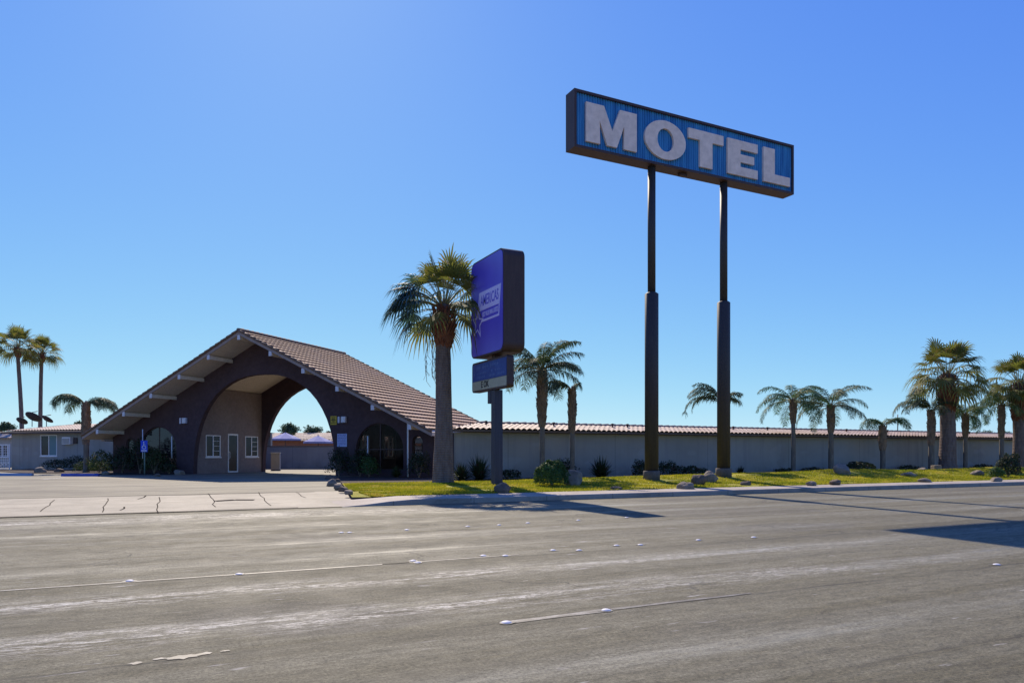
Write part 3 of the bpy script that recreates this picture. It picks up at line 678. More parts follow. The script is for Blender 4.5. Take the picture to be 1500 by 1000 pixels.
letter([(x0_+w*a,lb+(lt-lb)*b) for a,b in ((0,0),(1,0),(1,.25),(.42,.25),(.42,.39),(.88,.39),(.88,.61),(.42,.61),(.42,.75),(1,.75),(1,1),(0,1))])
x0_,x1_=lx(1192),lx(1337); w=x1_-x0_
letter([(x0_+w*a,lb+(lt-lb)*b) for a,b in ((0,0),(1,0),(1,.26),(.42,.26),(.42,1),(0,1))])
for px in (954.5,1060):
    x,_=L(px,SP+D2); x-=MS.location.x; gz=lz(x+MS.location.x,SP+D2)
    ub=MB().tube([(x,0,8.15),(x,0,sz0+.02)],.165,24); ub.build('upper_pole',M['pole_metal'],MS)
    lo=MB().tube([(x,0,gz+.3),(x,0,8.1),(x,0,8.16)],[.285,.285,.20],28).build('lower_pole',M['pole_metal'],MS)
    MB().tube([(x,0,gz-.1),(x,0,gz+.33),(x,0,gz+.36)],[.35,.35,.33],24).build('concrete_base',M['concrete'],MS)
mb=MB().bevbox((-.18+ (L(1007,SP)[0]-MS.location.x),-.1,sz0-.12),(.18+(L(1007,SP)[0]-MS.location.x),.1,sz0-.002),.01); mb.build('junction_box',M['bronze'],MS)

# ------------------------------------------------------------------ purple pylon sign
px_,py_=11.8,24.95
PS=empty('pylon_sign',(px_,py_,0),0,'purple rounded sign with white star logo on square grey post','sign')
gz=lz(px_,py_)
def rrect(w,z0,z1,r,k=6):
    o=[]
    for cx,cz,a in ((w-r,z0+r,-PI/2),(w-r,z1-r,0),(-w+r,z1-r,PI/2),(-w+r,z0+r,PI)):
        for i in range(k+1): o.append((cx+r*math.cos(a+PI/2*i/k),cz+r*math.sin(a+PI/2*i/k)))
    return o
# local plate x -> -world y (left on the face seen from -x), plate y -> world x
pm=Matrix(((0,1,0,0),(-1,0,0,0),(0,0,1,0),(0,0,0,1)))
MB().plate(rrect(1.47,5.12,8.84,.30),[],.84,-.42,pm).build('cabinet',M['bronze'],PS)
face=MB().plate(rrect(1.41,5.18,8.78,.26),[],.02,-.441,pm); face.build('sign_face',M['purple'],PS)
MB().plate(rrect(1.41,5.18,8.78,.26),[],.02,.421,pm).build('sign_face',M['purple'],PS)
# logo: box with words, open frame and star; u runs from the far (left) edge -1.41 to near (right) 1.41
def logo(side):
    y=-.449 if side<0 else .449; m=pm if side<0 else pm@Matrix.Scale(-1,4,(1,0,0))@Matrix.Scale(1,4)
    yy=-.449 if side<0 else .441
    lg=MB()
    tx=[(-.72,7.55),(1.20,7.62),(1.27,7.62),(1.20,6.92),(-.62,6.92)]
    box=[(-.60,7.56),(1.29,7.56),(1.17,6.90),(-.70,6.90)]
    lg.plate([(-.63,6.86),(1.17,6.86),(1.29,7.56),(-.53,7.56)],[],.008,yy,m)
    lg.plate([(1.11,6.86),(1.17,6.86),(1.13,6.42),(-.46,6.42),(-.46,6.50),(1.065,6.50)],[],.008,yy,m)
    lg.plate([(-.53,7.56),(-.63,7.56),(-.78,6.86),(-.70,6.86)],[],.008,yy,m)
    # star outline
    def star(r,cx=-.78,cz=6.42,rot=.12):
        return [(cx+(r if i%2==0 else r*.42)*math.sin(rot+i*PI/5),cz+(r if i%2==0 else r*.42)*math.cos(rot+i*PI/5)*1.12) for i in range(10)]
    lg.plate(star(.56),[star(.43)[::-1]],.008,yy-.001,m)
    o=lg.build('logo',M['lavender'],PS)
    MB().text('AMERICAS',.56,.30,7.20,yy-.003 if side<0 else yy+.010,.004,1.60,m,bold=.008).build('lettering',M['purple'],PS)
    MB().text('BEST VALUE INN & SUITES',.25,.34,6.68,yy+.004,.006,1.36,m,bold=.004).build('lettering',M['lavender'],PS)
logo(-1)
# lower reader board
pr_=pm@Matrix.Translation((-.22,-.10,0))
MB().plate(rrect(1.60,3.83,5.0,.14),[],.26,-.13,pr_).build('reader_cabinet',M['bronze'],PS)
for yy in (-.141,.131):
    MB().plate([(-1.53,4.26),(1.53,4.26),(1.53,4.92),(-1.53,4.92)],[],.01,yy,pr_).build('reader_panel',M['panel_blue'],PS)
    MB().plate([(-1.53,3.90),(1.53,3.90),(1.53,4.245),(-1.53,4.245)],[],.01,yy,pr_).build('message_panel',M['panel_cream'],PS)
random.seed(3); mb=MB()
for z,h,a,b in ((4.68,.17,-1.1,1.1),(4.50,.09,-1.35,1.35),(4.33,.11,-1.1,1.3)):
    x=a
    while x<b:
        q=random.uniform(.05,.13)
        if random.random()<.82:
            mb.box((x,-.147,z),(x+.03,-.142,z+h),pr_); mb.box((x+.031,-.147,z+random.choice((0,h*.45,h*.75))),(x+q,-.142,z+random.choice((0,h*.45))+h*.25),pm) if False else mb.box((x+.031,-.147,z+h*.40),(x+q,-.142,z+h*.62),pr_)
        x+=q+.05
mb.build('faded_lettering',M['panel_text'],PS)
MB().text('E OK',.34,-.35,4.08,-.144,.004,.72,pr_,bold=.012).build('message_letters',M['black_paint'],PS)
MB().bevbox((-.17,-.17,gz-.05),(.17,.17,3.83),.02).build('post',M['slate_metal'],PS)
MB().bevbox((-.15,-.15,4.9),(.15,.15,5.2),.02).build('neck',M['bronze'],PS)
MB().bevbox((-.19,.175,3.33),(.10,.44,3.82),.015).build('control_box',M['slate_metal'],PS)

# ------------------------------------------------------------------ palms
def perp(d):
    u=Vector((0,0,1)).cross(d)
    if u.length<.05: u=Vector((1,0,0)).cross(d)
    return u.normalized()
def fan_leaf(mb,pet,base,az,el,pl,Rr,droop,nseg=17,spread=105):
    d=Vector((math.cos(az)*math.cos(el),math.sin(az)*math.cos(el),math.sin(el)))
    mid=base+d*pl*.5; tip=base+d*pl; tip.z-=pl*pl*.09*math.cos(el); pet.tube([base,mid,tip],[.025,.018,.012],4,False)
    d2=(tip-mid).normalized(); d2.z-=droop*.35; d2.normalize(); side=perp(d2); up=d2.cross(side)*-1
    ro=random.uniform(-.5,.5); side=(side*math.cos(ro)+up*math.sin(ro)).normalized(); up=side.cross(d2)
    st=2*R(spread)/nseg; vs=[];fs=[]
    for i in range(nseg):
        a=-R(spread)+st*(i+.5); L_=Rr*(1-.28*abs(a)/R(spread))*random.uniform(.88,1.08)
        dr=(d2*math.cos(a)+side*math.sin(a)); fold=.10*L_*(1-math.cos(a))
        wd=side*math.cos(a)-d2*math.sin(a); n0=len(vs)
        hw=math.tan(st/2)*.96
        g1=droop*random.uniform(.8,1.25)
        def P(t,o):
            q=tip+dr*L_*t+wd*o-up*fold*t; q.z-=g1*L_*max(0,t-.35)**2*1.15; return q
        w1=L_*.45*hw
        vs+=[tip, P(.45,-w1),P(.45,w1),P(.75,-w1*.55),P(.75,w1*.55),P(1.0,0)]
        # droop makes the tips hang
        v=vs[-1]; v.z-=g1*L_*.12
        fs+=[(n0,n0+1,n0+2),(n0+1,n0+3,n0+4,n0+2),(n0+3,n0+5,n0+4)]
    mb.add(vs,fs)
def trunk_mesh(h,prof,lean=(0,0),n=14,wob=.03):
    mb=MB(); K=26; V=[];Fq=[]
    for i in range(K+1):
        q=i/K; r=float(np.interp(q,[p[0] for p in prof],[p[1] for p in prof])); cx=lean[0]*q*q+wob*math.sin(q*5); cy=lean[1]*q*q
        for j in range(n):
            a=2*PI*j/n; rr=r*(1+.06*noise.noise(Vector((math.cos(a)*2,math.sin(a)*2,q*h*1.5)))); V.append((cx+math.cos(a)*rr,cy+math.sin(a)*rr,q*h-.12*(i==0)))
    for i in range(K):
        for j in range(n): a=i*n+j; b=i*n+(j+1)%n; Fq.append((a,b,b+n,a+n))
    mb.add(V,Fq,True); return mb
def boots(mb,h0,h1,r0f,n,ln=.3,cx=0,cy=0,out=.5):
    for k in range(n):
        q=k/n; a=k*2.399; z=h0+(h1-h0)*q; r=r0f(q); w=random.uniform(.05,.085); l=ln*random.uniform(.6,1.35)
        o=Vector((math.cos(a),math.sin(a),0)); t_=Vector((-math.sin(a),math.cos(a),0)); p=Vector((cx,cy,z))+o*(r*.82)
        tip=p+o*l*out*random.uniform(.7,1.3)+Vector((0,0,l)); 
        mb.add([p-t_*w,p+t_*w,p+o*.05+t_*w*.2+Vector((0,0,.0)),tip-t_*w*.45,tip+t_*w*.45,tip-o*.03+Vector((0,0,.02))],[(0,1,4,3),(0,3,5,2),(1,2,5,4),(0,2,1),(3,4,5)])
def fan_palm(x,y,z,h,cr,prof,label,nleaf=34,pl=1.15,Rr=.95,boot=(.80,1.0,.42),bm_='boot',mat='fan_leaf',lean=(0,0),strands=False,group='fan palms with tall trunks',blue=None,seed=1,nboot=150):
    random.seed(seed); o=empty('palm_tree',(x,y,z),0,label,'palm tree',group)
    trunk_mesh(h,prof,lean).build('trunk',M['trunk_fan'],o)
    cb=Vector((lean[0],lean[1],h)); mb=MB(); rr=boot[2]; pr=prof[-1][1]
    boots(mb,h*boot[0],h*boot[1],lambda q: pr+(rr-pr)*math.sin(min(1,q*1.15+.12)*PI*.5)*(1-.35*max(0,q-.7)/.3),nboot,.26,lean[0]*.9,lean[1]*.9,.45)
    if nboot:
        K=[];  # fibrous core under the leaf bases
        mb.tube([(lean[0]*.85,lean[1]*.85,h*boot[0]),(lean[0]*.9,lean[1]*.9,h*(boot[0]*.7+boot[1]*.3)),(lean[0],lean[1],h*(boot[0]*.35+boot[1]*.65)),(lean[0],lean[1],h*boot[1]),(lean[0],lean[1],h+.25)],[pr*.9,rr*.8,rr*.72,pr*.6,.04],12)
        mb.build('leaf_bases',M[bm_],o)
    lf=MB(); pt=MB(); lb_=MB()
    for k in range(nleaf):
        q=(k+.5)/nleaf; az=k*2.399+random.uniform(-.25,.25); el=R(80)-q**1.15*R(104)+random.uniform(-.15,.15)
        tgt=lf
        if blue and abs(((az-blue+PI)%(2*PI))-PI)<.95 and q>.35: tgt=lb_
        fan_leaf(tgt,pt,cb+Vector((math.cos(az)*.1,math.sin(az)*.1,-.25*q)),az,el,pl*random.uniform(.8,1.15)*(cr),Rr*cr*random.uniform(.85,1.12),.16+q*.85+random.uniform(0,.25))
    if blue:
        for k in range(10): fan_leaf(lb_,pt,cb+Vector((0,0,-.1)),blue+random.uniform(-.7,.7),R(random.uniform(2,38)),1.55*random.uniform(.85,1.15),1.15,.75+random.uniform(0,.3))
    lf.build('crown',M[mat],o)
    if lb_.v: tag(lb_.build('crown',M['fan_leaf_blue'],o),'drooping blue green fan leaves on the left of the crown')
    pt.build('leaf_stalks',M['petiole'],o)
    if strands:
        mb=MB()
        for k in range(7):
            p=Vector((random.uniform(-.1,.1)-.28*sT,.28*cT+random.uniform(-.1,.1),h-.9)); 
            off=Vector((-sT,cT,0))*random.uniform(.15,.42)*1.0
            pts=[p,p+off*.9+Vector((0,0,-.1))]
            zc=pts[-1].copy()
            for j in range(10):
                zc=zc+Vector((random.uniform(-.05,.05),random.uniform(-.05,.05),-random.uniform(.15,.24))); pts.append(zc.copy())
                if j>3 and random.random()<.8: mb.tube([zc,zc+Vector((random.uniform(-.16,.16),random.uniform(-.1,.1),-.22))],.008,3,False)
            mb.tube(pts,.012,4,False)
        mb.build('hanging_flower_stalks',M['dry_stalk'],o)
    return o
def frond(mb,ra,base,az,el,Ln,curl,np_=44,ll=.5,w=.028,hang=.8,az_bend=0):
    N=14; p=base.copy(); pts=[p.copy()]; e=el; a=az
    for i in range(N):
        e-=curl/N*(0.5+1.1*i/N); a+=az_bend/N
        d=Vector((math.cos(a)*math.cos(e),math.sin(a)*math.cos(e),math.sin(e))); p=p+d*(Ln/N); pts.append(p.copy())
    ra.tube(pts,[.028*(1-.8*i/N) for i in range(N+1)],4,False)
    for k in range(np_):
        q=.16+.84*(k+.5)/np_; f=q*N; i=min(N-1,int(f)); c=pts[i].lerp(pts[i+1],f-i); d=(pts[i+1]-pts[i]).normalized(); s_=perp(d)
        l=ll*(math.sin(min(1,q*1.02)*PI)**.5*.8+.28)*random.uniform(.8,1.1)
        for sd in (-1,1):
            u=(s_*sd*random.uniform(.6,1.0)+d*random.uniform(.35,.7)+Vector((0,0,random.uniform(-.35,.45)))).normalized()
            m1=c+u*l*.5; m1.z-=hang*l*.15; t1=c+u*l*.85; t1.z-=hang*l*.60*random.uniform(.7,1.2)
            ws=d*w*.5
            mb.add([c-ws*.6,c+ws*.6,m1-ws,m1+ws,t1],[(0,2,3,1),(2,4,3)])
def feather_palm(x,y,z,h,label,tr=(.16,.13),Ln=2.4,fr=None,n=12,mat='feather_leaf',boot=None,lean=(0,0),group='slender feather palms along the lawn',seed=1,ll=.5,curl=1.9,hang=.8):
    random.seed(seed); o=empty('palm_tree',(x,y,z),0,label,'palm tree',group)
    trunk_mesh(h,[(0,tr[0]*1.25),(.06,tr[0]),(.7,tr[1]),(1,tr[1]*.8)],lean,12,.02).build('trunk',M['trunk_feather'],o)
    if boot:
        mb=MB(); h0=h*boot[0]; rr=boot[1]; hh=h+boot[2]
        core=[(lean[0]*.8,lean[1]*.8,h0),(lean[0]*.9,lean[1]*.9,h0+(hh-h0)*.45),(lean[0],lean[1],h0+(hh-h0)*.8),(lean[0],lean[1],hh),(lean[0],lean[1],hh+.18)]
        mb.tube(core,[tr[1]*.9,rr*.82,rr*.72,rr*.42,.03],12)
        boots(mb,h0,hh-.1,lambda q: tr[1]+(rr-tr[1])*math.sin(min(1,q*1.6+.1)*PI*.5)*(1-.55*max(0,q-.6)/.4),int(80*(hh-h0)/1.0)+30,.27,lean[0]*.9,lean[1]*.9,.30)
        mb.build('leaf_bases',M['boot_grey'],o)
    cb=Vector((lean[0],lean[1],h+(boot[2]*.85 if boot else 0))); lf=MB(); ra=MB()
    if fr is None:
        fr=[]
        for k in range(n):
            q=(k+.5)/n; fr.append((k*2.399+random.uniform(-.3,.3),R(75)-q*R(75),Ln*random.uniform(.85,1.1),curl*random.uniform(.85,1.15)))
    fr=list(fr)
    if len(fr)<10: fr+=[(a+random.uniform(-.22,.22),e+random.uniform(-.12,.16),l*random.uniform(.75,.95),c*random.uniform(.9,1.1)) for a,e,l,c in fr if l>1.2]
    else: fr+=[(a+1.1,min(1.45,e+.2),l*.9,c) for a,e,l,c in fr[::2]]
    for f in fr:
        frond(lf,ra,cb,f[0],f[1],f[2],f[3],ll=ll,hang=hang,az_bend=random.uniform(-.3,.3),np_=int(30+f[2]*15))
    lf.build('crown',M[mat],o); ra.build('leaf_stalks',M['petiole'],o); return o
AZL=math.atan2(-(-cT),-sT); AZL=math.atan2(cT,-sT)     # world azimuth pointing to image-left
AZR=math.atan2(-cT,sT); AZT=TH+PI                      # image-right, toward camera
# main fan palm by the gable
x,Z=L(649,27.5); h=Hz(446,Z)-lz(x,27.5)
fan_palm(x,27.5,lz(x,27.5),h,1.0,[(0,.47),(.05,.43),(.22,.37),(.45,.33),(.75,.30),(1,.26)],'tall fan palm with flared grey trunk standing between gable roof and purple sign',nleaf=46,pl=1.38,Rr=1.05,boot=(.75,.965,.52),strands=True,blue=AZL+.15,seed=4,nboot=210,lean=(.03*sT,-.03*cT))
# right hand fan palms
x,Z=L(1388,28.6); fan_palm(x,28.6,lz(x,28.6),Hz(548,Z)-lz(x,28.6),1.25,[(0,.58),(.08,.49),(.4,.44),(1,.38)],'broad fan palm with shaggy brown skirt standing behind a cut block',nleaf=44,boot=(.58,.97,.66),seed=7,nboot=170,mat='fan_leaf',pl=1.2,Rr=1.0)
x,Z=L(1493,28.4); fan_palm(x,28.4,lz(x,28.4),Hz(560,Z)-lz(x,28.4),1.15,[(0,.47),(.08,.40),(.4,.38),(1,.35)],'fan palm with thick trunk at the right edge beside the dark bush',nleaf=42,boot=(.55,.97,.62),seed=9,nboot=170,mat='fan_leaf')
# two tall palms far behind on the left
for px,pyc,Zz,lab,sd,ln_ in ((32,508,75,'taller slim fan palm far behind the side wing, at the left edge',21,(-.4,.2)),(58,516,78,'shorter slim fan palm far behind the side wing, right of its taller twin',22,(.25,0))):
    x,y=c2w((px-750)/F*Zz,Zz); h=Hz(pyc,Zz)-.23; fan_palm(x,y,.22,h,1.25 if sd==21 else 1.05,[(0,.28),(.1,.22),(1,.17)],lab,nleaf=40,boot=(.91,.985,.36),nboot=60,seed=sd,lean=ln_,group='tall fan palms far behind the side wing')
# feather palms, left to right
x,y=G(126,691,.25); x,y=c2w((126-750)/F*45,45); h=Hz(612,45)-.25
def fz(side,el,Ln,curl): return (AZL+side if True else 0,R(el),Ln,curl)
feather_palm(x,y,.25,h,'stubby palm with two drooping fronds in front of the side wing',tr=(.17,.15),boot=(.5,.25,.9),fr=[(AZL+.1,R(55),2.6,2.1),(AZL-.4,R(42),2.4,2.0),(AZL+.5,R(62),2.3,2.3),(AZR+.1,R(42),2.3,1.9),(AZR-.4,R(50),2.1,2.0),(AZR+.5,R(35),2.0,1.6)],seed=31,group='feather palms',ll=.62,hang=1.2,mat='feather_leaf')
def fp(px,p,pyc,label,**k):
    x,Z=L(px,p); z0=lz(x,p) if p<28.6 else .26
    return feather_palm(x,p,z0,Hz(pyc,Z)-z0,label,**k)
fp(794,29.2,556,'bushy feather palm with thick leaf-base sleeve just right of the purple sign',tr=(.12,.12),boot=(.52,.22,.45),n=17,Ln=2.35,seed=41,curl=1.35,ll=.55,hang=1.0)
fp(838,29.4,580,'thin feather palm with one frond arching left, behind the round bush',tr=(.11,.11),boot=(.55,.16,.3),fr=[(AZL+.15,R(58),1.9,2.5),(AZL+.45,R(50),1.5,2.2),(AZR+.3,R(75),.5,1.0)],seed=42,hang=1.0,lean=(0,0))
fp(1056,29.6,592,'feather palm mostly hidden behind the right sign pole',tr=(.13,.11),fr=[(AZL,R(45),2.7,2.6),(AZL+.3,R(68),2.5,2.3),(AZL-.3,R(60),2.0,1.9),(AZL-.1,R(80),2.1,1.8),(AZR+.2,R(50),1.4,2.0),(AZR-.3,R(70),1.4,1.8),(AZT,R(60),1.6,2.0)],seed=43)
fp(1162,29.6,592,'feather palm with arching crown, left one of the pair right of the sign poles',n=12,Ln=2.35,seed=44,tr=(.13,.115),boot=(.72,.15,.1),mat='feather_green',curl=2.1)
fp(1217,29.4,598,'feather palm with wide open crown, right one of the pair right of the sign poles',n=12,Ln=2.6,seed=45,tr=(.15,.14),boot=(.62,.18,.1),mat='feather_leaf',curl=1.7)
fp(1293,29.4,628,'short palm with two hooped fronds standing right of the dark round bush',tr=(.15,.14),boot=(.5,.20,.1),fr=[(AZL,R(64),1.9,2.7),(AZL+.4,R(60),1.6,2.6),(AZR,R(55),2.3,2.4),(AZR-.3,R(62),2.1,2.5),(AZR+.4,R(75),1.2,2.0)],seed=46,mat='feather_green')
fp(1364,28.9,606,'feather palm leaning on the left side of the broad fan palm',tr=(.17,.16),boot=(.45,.20,.1),fr=[(AZL,R(52),3.0,2.3),(AZL+.35,R(66),2.8,2.3),(AZL-.35,R(60),2.6,2.2),(AZL+.1,R(78),2.2,1.8),(AZR,R(62),2.2,2.2),(AZR+.4,R(78),2.2,2.0),(AZT,R(45),1.8,1.8)],seed=47)
fp(1414,29.2,610,'small feather palm just right of the broad fan palm trunk',n=11,Ln=1.9,seed=48,tr=(.13,.12),boot=(.6,.17,.1),mat='feather_green',curl=2.4)
fp(1467,29.0,596,'feather palm between the two right hand fan palms, crown touching the edge palm',n=12,Ln=2.4,seed=49,tr=(.14,.13),boot=(.5,.18,.1),mat='feather_green',curl=2.0)

# ------------------------------------------------------------------ bushes and plants
def leafball(mb,rx,ry,rz,n,leaf,z0=None,lump=.25,fill=.55):
    ph=[Vector((random.gauss(0,1),random.gauss(0,1),random.gauss(0,1))).normalized() for _ in range(9)]
    for _ in range(n):
        d=Vector((random.gauss(0,1),random.gauss(0,1),random.gauss(0,1))).normalized()
        if d.z<-.35: d.z=-d.z
        k=1+lump*noise.noise(d*2.2+Vector((rx*7,ry,rz)))*1.6; q=k*(fill+(1-fill)*random.random()**.4)
        p=Vector((d.x*rx*q,d.y*ry*q,d.z*rz*q*1.15+(z0 if z0 is not None else rz*.62)))
        if p.z<0: p.z=abs(p.z)*.3
        nn=(d+Vector((random.gauss(0,.55),random.gauss(0,.55),random.gauss(0,.55)))).normalized(); u=nn.orthogonal().normalized(); u=Matrix.Rotation(random.random()*6.28,3,nn)@u; w=nn.cross(u); l=leaf*random.uniform(.6,1.4)
        mb.add([p-u*l,p-w*l*.42,p+u*l,p+w*l*.42],[(0,1,2,3)])
def stems(mb,rx,rz,n=7):
    for _ in range(n):
        a=random.random()*6.28; mb.tube([(0,0,-.03),(math.cos(a)*rx*.4,math.sin(a)*rx*.4,rz*.8),(math.cos(a)*rx*.8,math.sin(a)*rx*.8,rz*1.3)],[.02,.014,.006],4,False)
def bush(px,p,rx,rz,label,mat='shrub_dark',n=1400,leaf=.05,xy=None,z=None,seed=0,ry=None,group=None,fill=.5,lump=.3):
    random.seed(seed*7+3)
    if xy: x,y=xy
    else: x,_=L(px,p); y=p
    if z is None: z=lz(x,y) if y<28.6 else .26
    o=empty('shrub',(x,y,z),0,label,'shrub',group); mb=MB(); leafball(mb,rx,ry or rx*.85,rz,n,leaf,lump=lump,fill=fill); mb.build('foliage',M[mat],o)
    s=MB(); stems(s,rx*.8,rz); s.build('stems',M['dry_stalk'],o); return o
def spiky(px,p,r,n,label,mat='shrub_dark',seed=0,xy=None,z=None,group=None,w=.022):
    random.seed(seed*5+1)
    if xy: x,y=xy
    else: x,_=L(px,p); y=p
    if z is None: z=lz(x,y) if y<28.6 else .26
    o=tag(empty('spiky_plant',(x,y,z)),label,'plant',group); mb=MB()
    for _ in range(n):
        a=random.random()*6.28; e=R(random.uniform(15,88)); l=r*random.uniform(.6,1.15); d=Vector((math.cos(a)*math.cos(e),math.sin(a)*math.cos(e),math.sin(e))); s_=perp(d)*w
        b=Vector((random.uniform(-.1,.1)*r,random.uniform(-.1,.1)*r,0)); m_=b+d*l*.6; t_=b+d*l; t_.z-=l*.18*math.cos(e)
        mb.add([b-s_*.6,b+s_*.6,m_+s_,m_-s_,t_],[(0,1,2,3),(3,2,4)])
    mb.build('leaves',M[mat],o); c=MB(); c.tube([(0,0,-.05),(0,0,r*.15)],[r*.12,r*.05],8); c.build('stem',M['dry_stalk'],o); return o
x,y=G(808,709.5,.27); bush(0,0,.66,.52,'dense round green bush on the lawn right of the purple sign',mat='bush_leaf',n=5200,leaf=.045,xy=(x,y),seed=1,fill=.82,lump=.16)
bush(1259,28.7,.95,.42,'dark domed bush by the wall left of the short hooped palm',n=3000,leaf=.05,seed=2,fill=.7,lump=.2)
x,y=L(1477,22.3)[0],22.3; bush(0,0,.62,.66,'dark dense bush near the kerb at the right edge of the lawn',mat='shrub_dark',n=3000,leaf=.05,xy=(x,y),seed=3,fill=.7)
x,y=L(1460,22.3)[0],22.3; bush(0,0,.40,.28,'low bright green tuft against the left side of the dark edge bush',mat='bush_leaf',n=900,leaf=.05,xy=(x,y),seed=4)
spiky(702,29.4,1.15,220,'spiky dark plant by the wall just left of the purple sign post',seed=5); spiky(676,29.2,.85,160,'spiky dark plant beside the flared palm trunk',seed=6)
spiky(880,29.3,1.05,260,'large spiky dark plant by the wall left of the left sign pole',seed=7)
bush(938,29.3,.42,.45,'dark shrub half hidden behind the left side of the left sign pole',n=1000,seed=8); bush(978,29.6,.75,.42,'low dark shrub by the wall between the two sign poles, left of its neighbour',n=1300,seed=9)
bush(1014,29.6,.85,.30,'low flat dark shrub by the wall behind the boulder cluster',n=1300,seed=10); bush(745,29.8,.6,.25,'low flat shrub by the wall right of the purple sign post',n=800,seed=11)
bush(825,29.9,.7,.5,'dark shrub behind the dense round bush',n=1100,seed=12); bush(1190,29.9,.8,.22,'low ground shrub between the pair of feather palms',n=700,seed=13)
spiky(1085,29.7,.55,120,'small spiky plant by the wall right of the right sign pole',seed=14)
bush(1150,30.0,.7,.2,'low ground shrub left of the arching feather palm trunk',n=600,seed=15); bush(1330,30.0,.8,.25,'low ground shrub right of the short hooped palm',n=700,seed=16); bush(1440,29.8,.9,.28,'low ground shrub between the two right hand fan palm trunks',n=700,seed=17)
def Ebush(s,g,rx,rz,label,seed,mat='shrub_dark',n=1500,leaf=.05,sp=False):
    p=E_m@Vector((s,g,0))
    if sp: return spiky(0,0,rx,n,label,xy=(p.x,p.y),z=LOT+.02,seed=seed,mat=mat)
    return bush(0,0,rx,rz,label,xy=(p.x,p.y),z=LOT+.02,seed=seed,mat=mat,n=n,leaf=leaf)
Ebush(-10.6,.6,.8,.75,'leafy shrub under the left eave of the gable',50,'shrub_mid',1700); Ebush(-9.2,.7,.75,.85,'leafy shrub left of the accessible parking sign',51,'shrub_dark',1900)
Ebush(-7.9,.8,.8,1.15,'tall dark shrub right of the accessible parking sign',52,'shrub_dark',2200); Ebush(-6.7,.7,.7,.8,'reddish dark shrub under the left arched window',53,'shrub_mid',1700)
Ebush(-5.8,.9,.45,.4,'small shrub beside the left foot of the archway',54,'shrub_dark',900)
Ebush(5.8,.7,.6,.8,'dark shrub beside the right foot of the archway',55,'shrub_dark',1600); Ebush(7.0,.8,.7,.75,'dark shrub under the left half of the right arched window',56,'shrub_dark',1700)
Ebush(7.9,.2,.5,.55,'brighter green shrub under the middle of the right arched window',57,'bush_leaf',1300); Ebush(9.3,.5,.6,.0,'twiggy plant beneath the slim white corner post',58,'shrub_mid',170,sp=True)
Ebush(10.6,.4,.6,.7,'dark shrub in front of the small arched window by the palm',59,'shrub_dark',1400)
for (s,g,r_,rz_,lab,sd) in ((-21.3,5.9,1.0,.45,'low dark shrub under the white window of the side wing',60),(-19.2,5.8,1.0,.6,'dark shrub under the air conditioner of the side wing',61),(-17.2,5.0,.8,.35,'low green shrub right of the stubby palm',62),(-15.0,3.2,.8,.35,'low green shrub between blue kerb and grey wall',63),(-12.6,2.0,.8,.4,'low shrub at the left end of the gable front',64)):
    Ebush(s,g,r_,rz_,lab,sd,'shrub_mid' if sd>61 else 'shrub_dark',1300)
# bed under the left front
mb=MB()
def Epoly(pts,z,name,mat):
    mb=MB(); mb.add([tuple(E_m@Vector((a,b,z))) for a,b in pts],[tuple(range(len(pts)))]); return tag(mb.build(name,mat),kind='structure')
Epoly([(-26.5,7.49),(-26.5,4.0),(-16,-.6),(-11,-.9),(-5.4,-.6),(-5.0,.6),(-4.95,1.76),(-11.14,1.765),(-11.2,7.49)],.03,'planting_bed',M['mulch'])

# ------------------------------------------------------------------ boulders
def boulder(px,py,w,h,label,z=None,mat='rock',seed=0,dy=0,block=False,flat=0,group='boulders set along the lawn'):
    random.seed(seed)
    zz=.25 if z is None else z
    for _ in range(3):
        x,y=G(px,py,zz)
        if z is None: zz=lz(x,min(y,28.6))
    Zd=(H-zz)*F/(py-YH); W=w*Zd/F*.92; Hh=h*Zd/F*.92
    y+=W*.3; x+=0
    bm=bmesh.new()
    if block:
        bmesh.ops.create_cube(bm,size=1); bmesh.ops.subdivide_edges(bm,edges=bm.edges[:],cuts=4,use_grid_fill=True); bmesh.ops.smooth_vert(bm,verts=bm.verts[:],factor=.4,use_axis_x=True,use_axis_y=True,use_axis_z=True); amp=.05
        for v in bm.verts: v.co*=1.0
    else:
        bmesh.ops.create_icosphere(bm,subdivisions=4,radius=.55); amp=.20
    for v in bm.verts:
        d=v.co.normalized(); n1=noise.noise(v.co*1.6+Vector((seed*3.1,seed,0))); n2=noise.noise(v.co*5+Vector((seed,0,seed))); 
        v.co+=d*(n1*amp*1.1+n2*amp*.22)
        if not block:                      # knock facets off
            for q in range(5):
                random.seed(seed*11+q); fd=Vector((random.gauss(0,1),random.gauss(0,1),random.gauss(0,.8))).normalized(); lim=.36+.1*random.random(); e=v.co.dot(fd)
                if e>lim: v.co-=fd*(e-lim)*.8
        v.co.z=max(v.co.z,-.32)
    a=[v.co.z for v in bm.verts]; b=[v.co.x for v in bm.verts]; hz_=max(a)-min(a); wx=max(b)-min(b)
    Rz=Matrix.Rotation(-(PI/2-TH),3,'Z')
    for v in bm.verts: v.co=Rz@Vector((v.co.x/wx*W,v.co.y*W*.8,(v.co.z-min(a))/hz_*Hh*1.12-.05*Hh))
    o=MB().bm(bm,not block).build('boulder',M[mat],None,(x,y,zz-.02)); tag(o,label,'boulder',group); return o
boulder(738,722,27,17,'pyramid shaped brown boulder at the foot of the purple sign post',seed=1,mat='rock_dark')
boulder(843,710,30,24,'large pale boulder touching the right side of the dense round bush',seed=2)
boulder(1009,716,28,12,'low pale pointed boulder nearest the kerb between the sign poles',seed=3)
boulder(1027,708,24,16,'dark pointed boulder in the middle of the cluster between the sign poles',seed=4,mat='rock_dark')
boulder(1044,706,28,18,'upright pale boulder against the base of the right sign pole',seed=5)
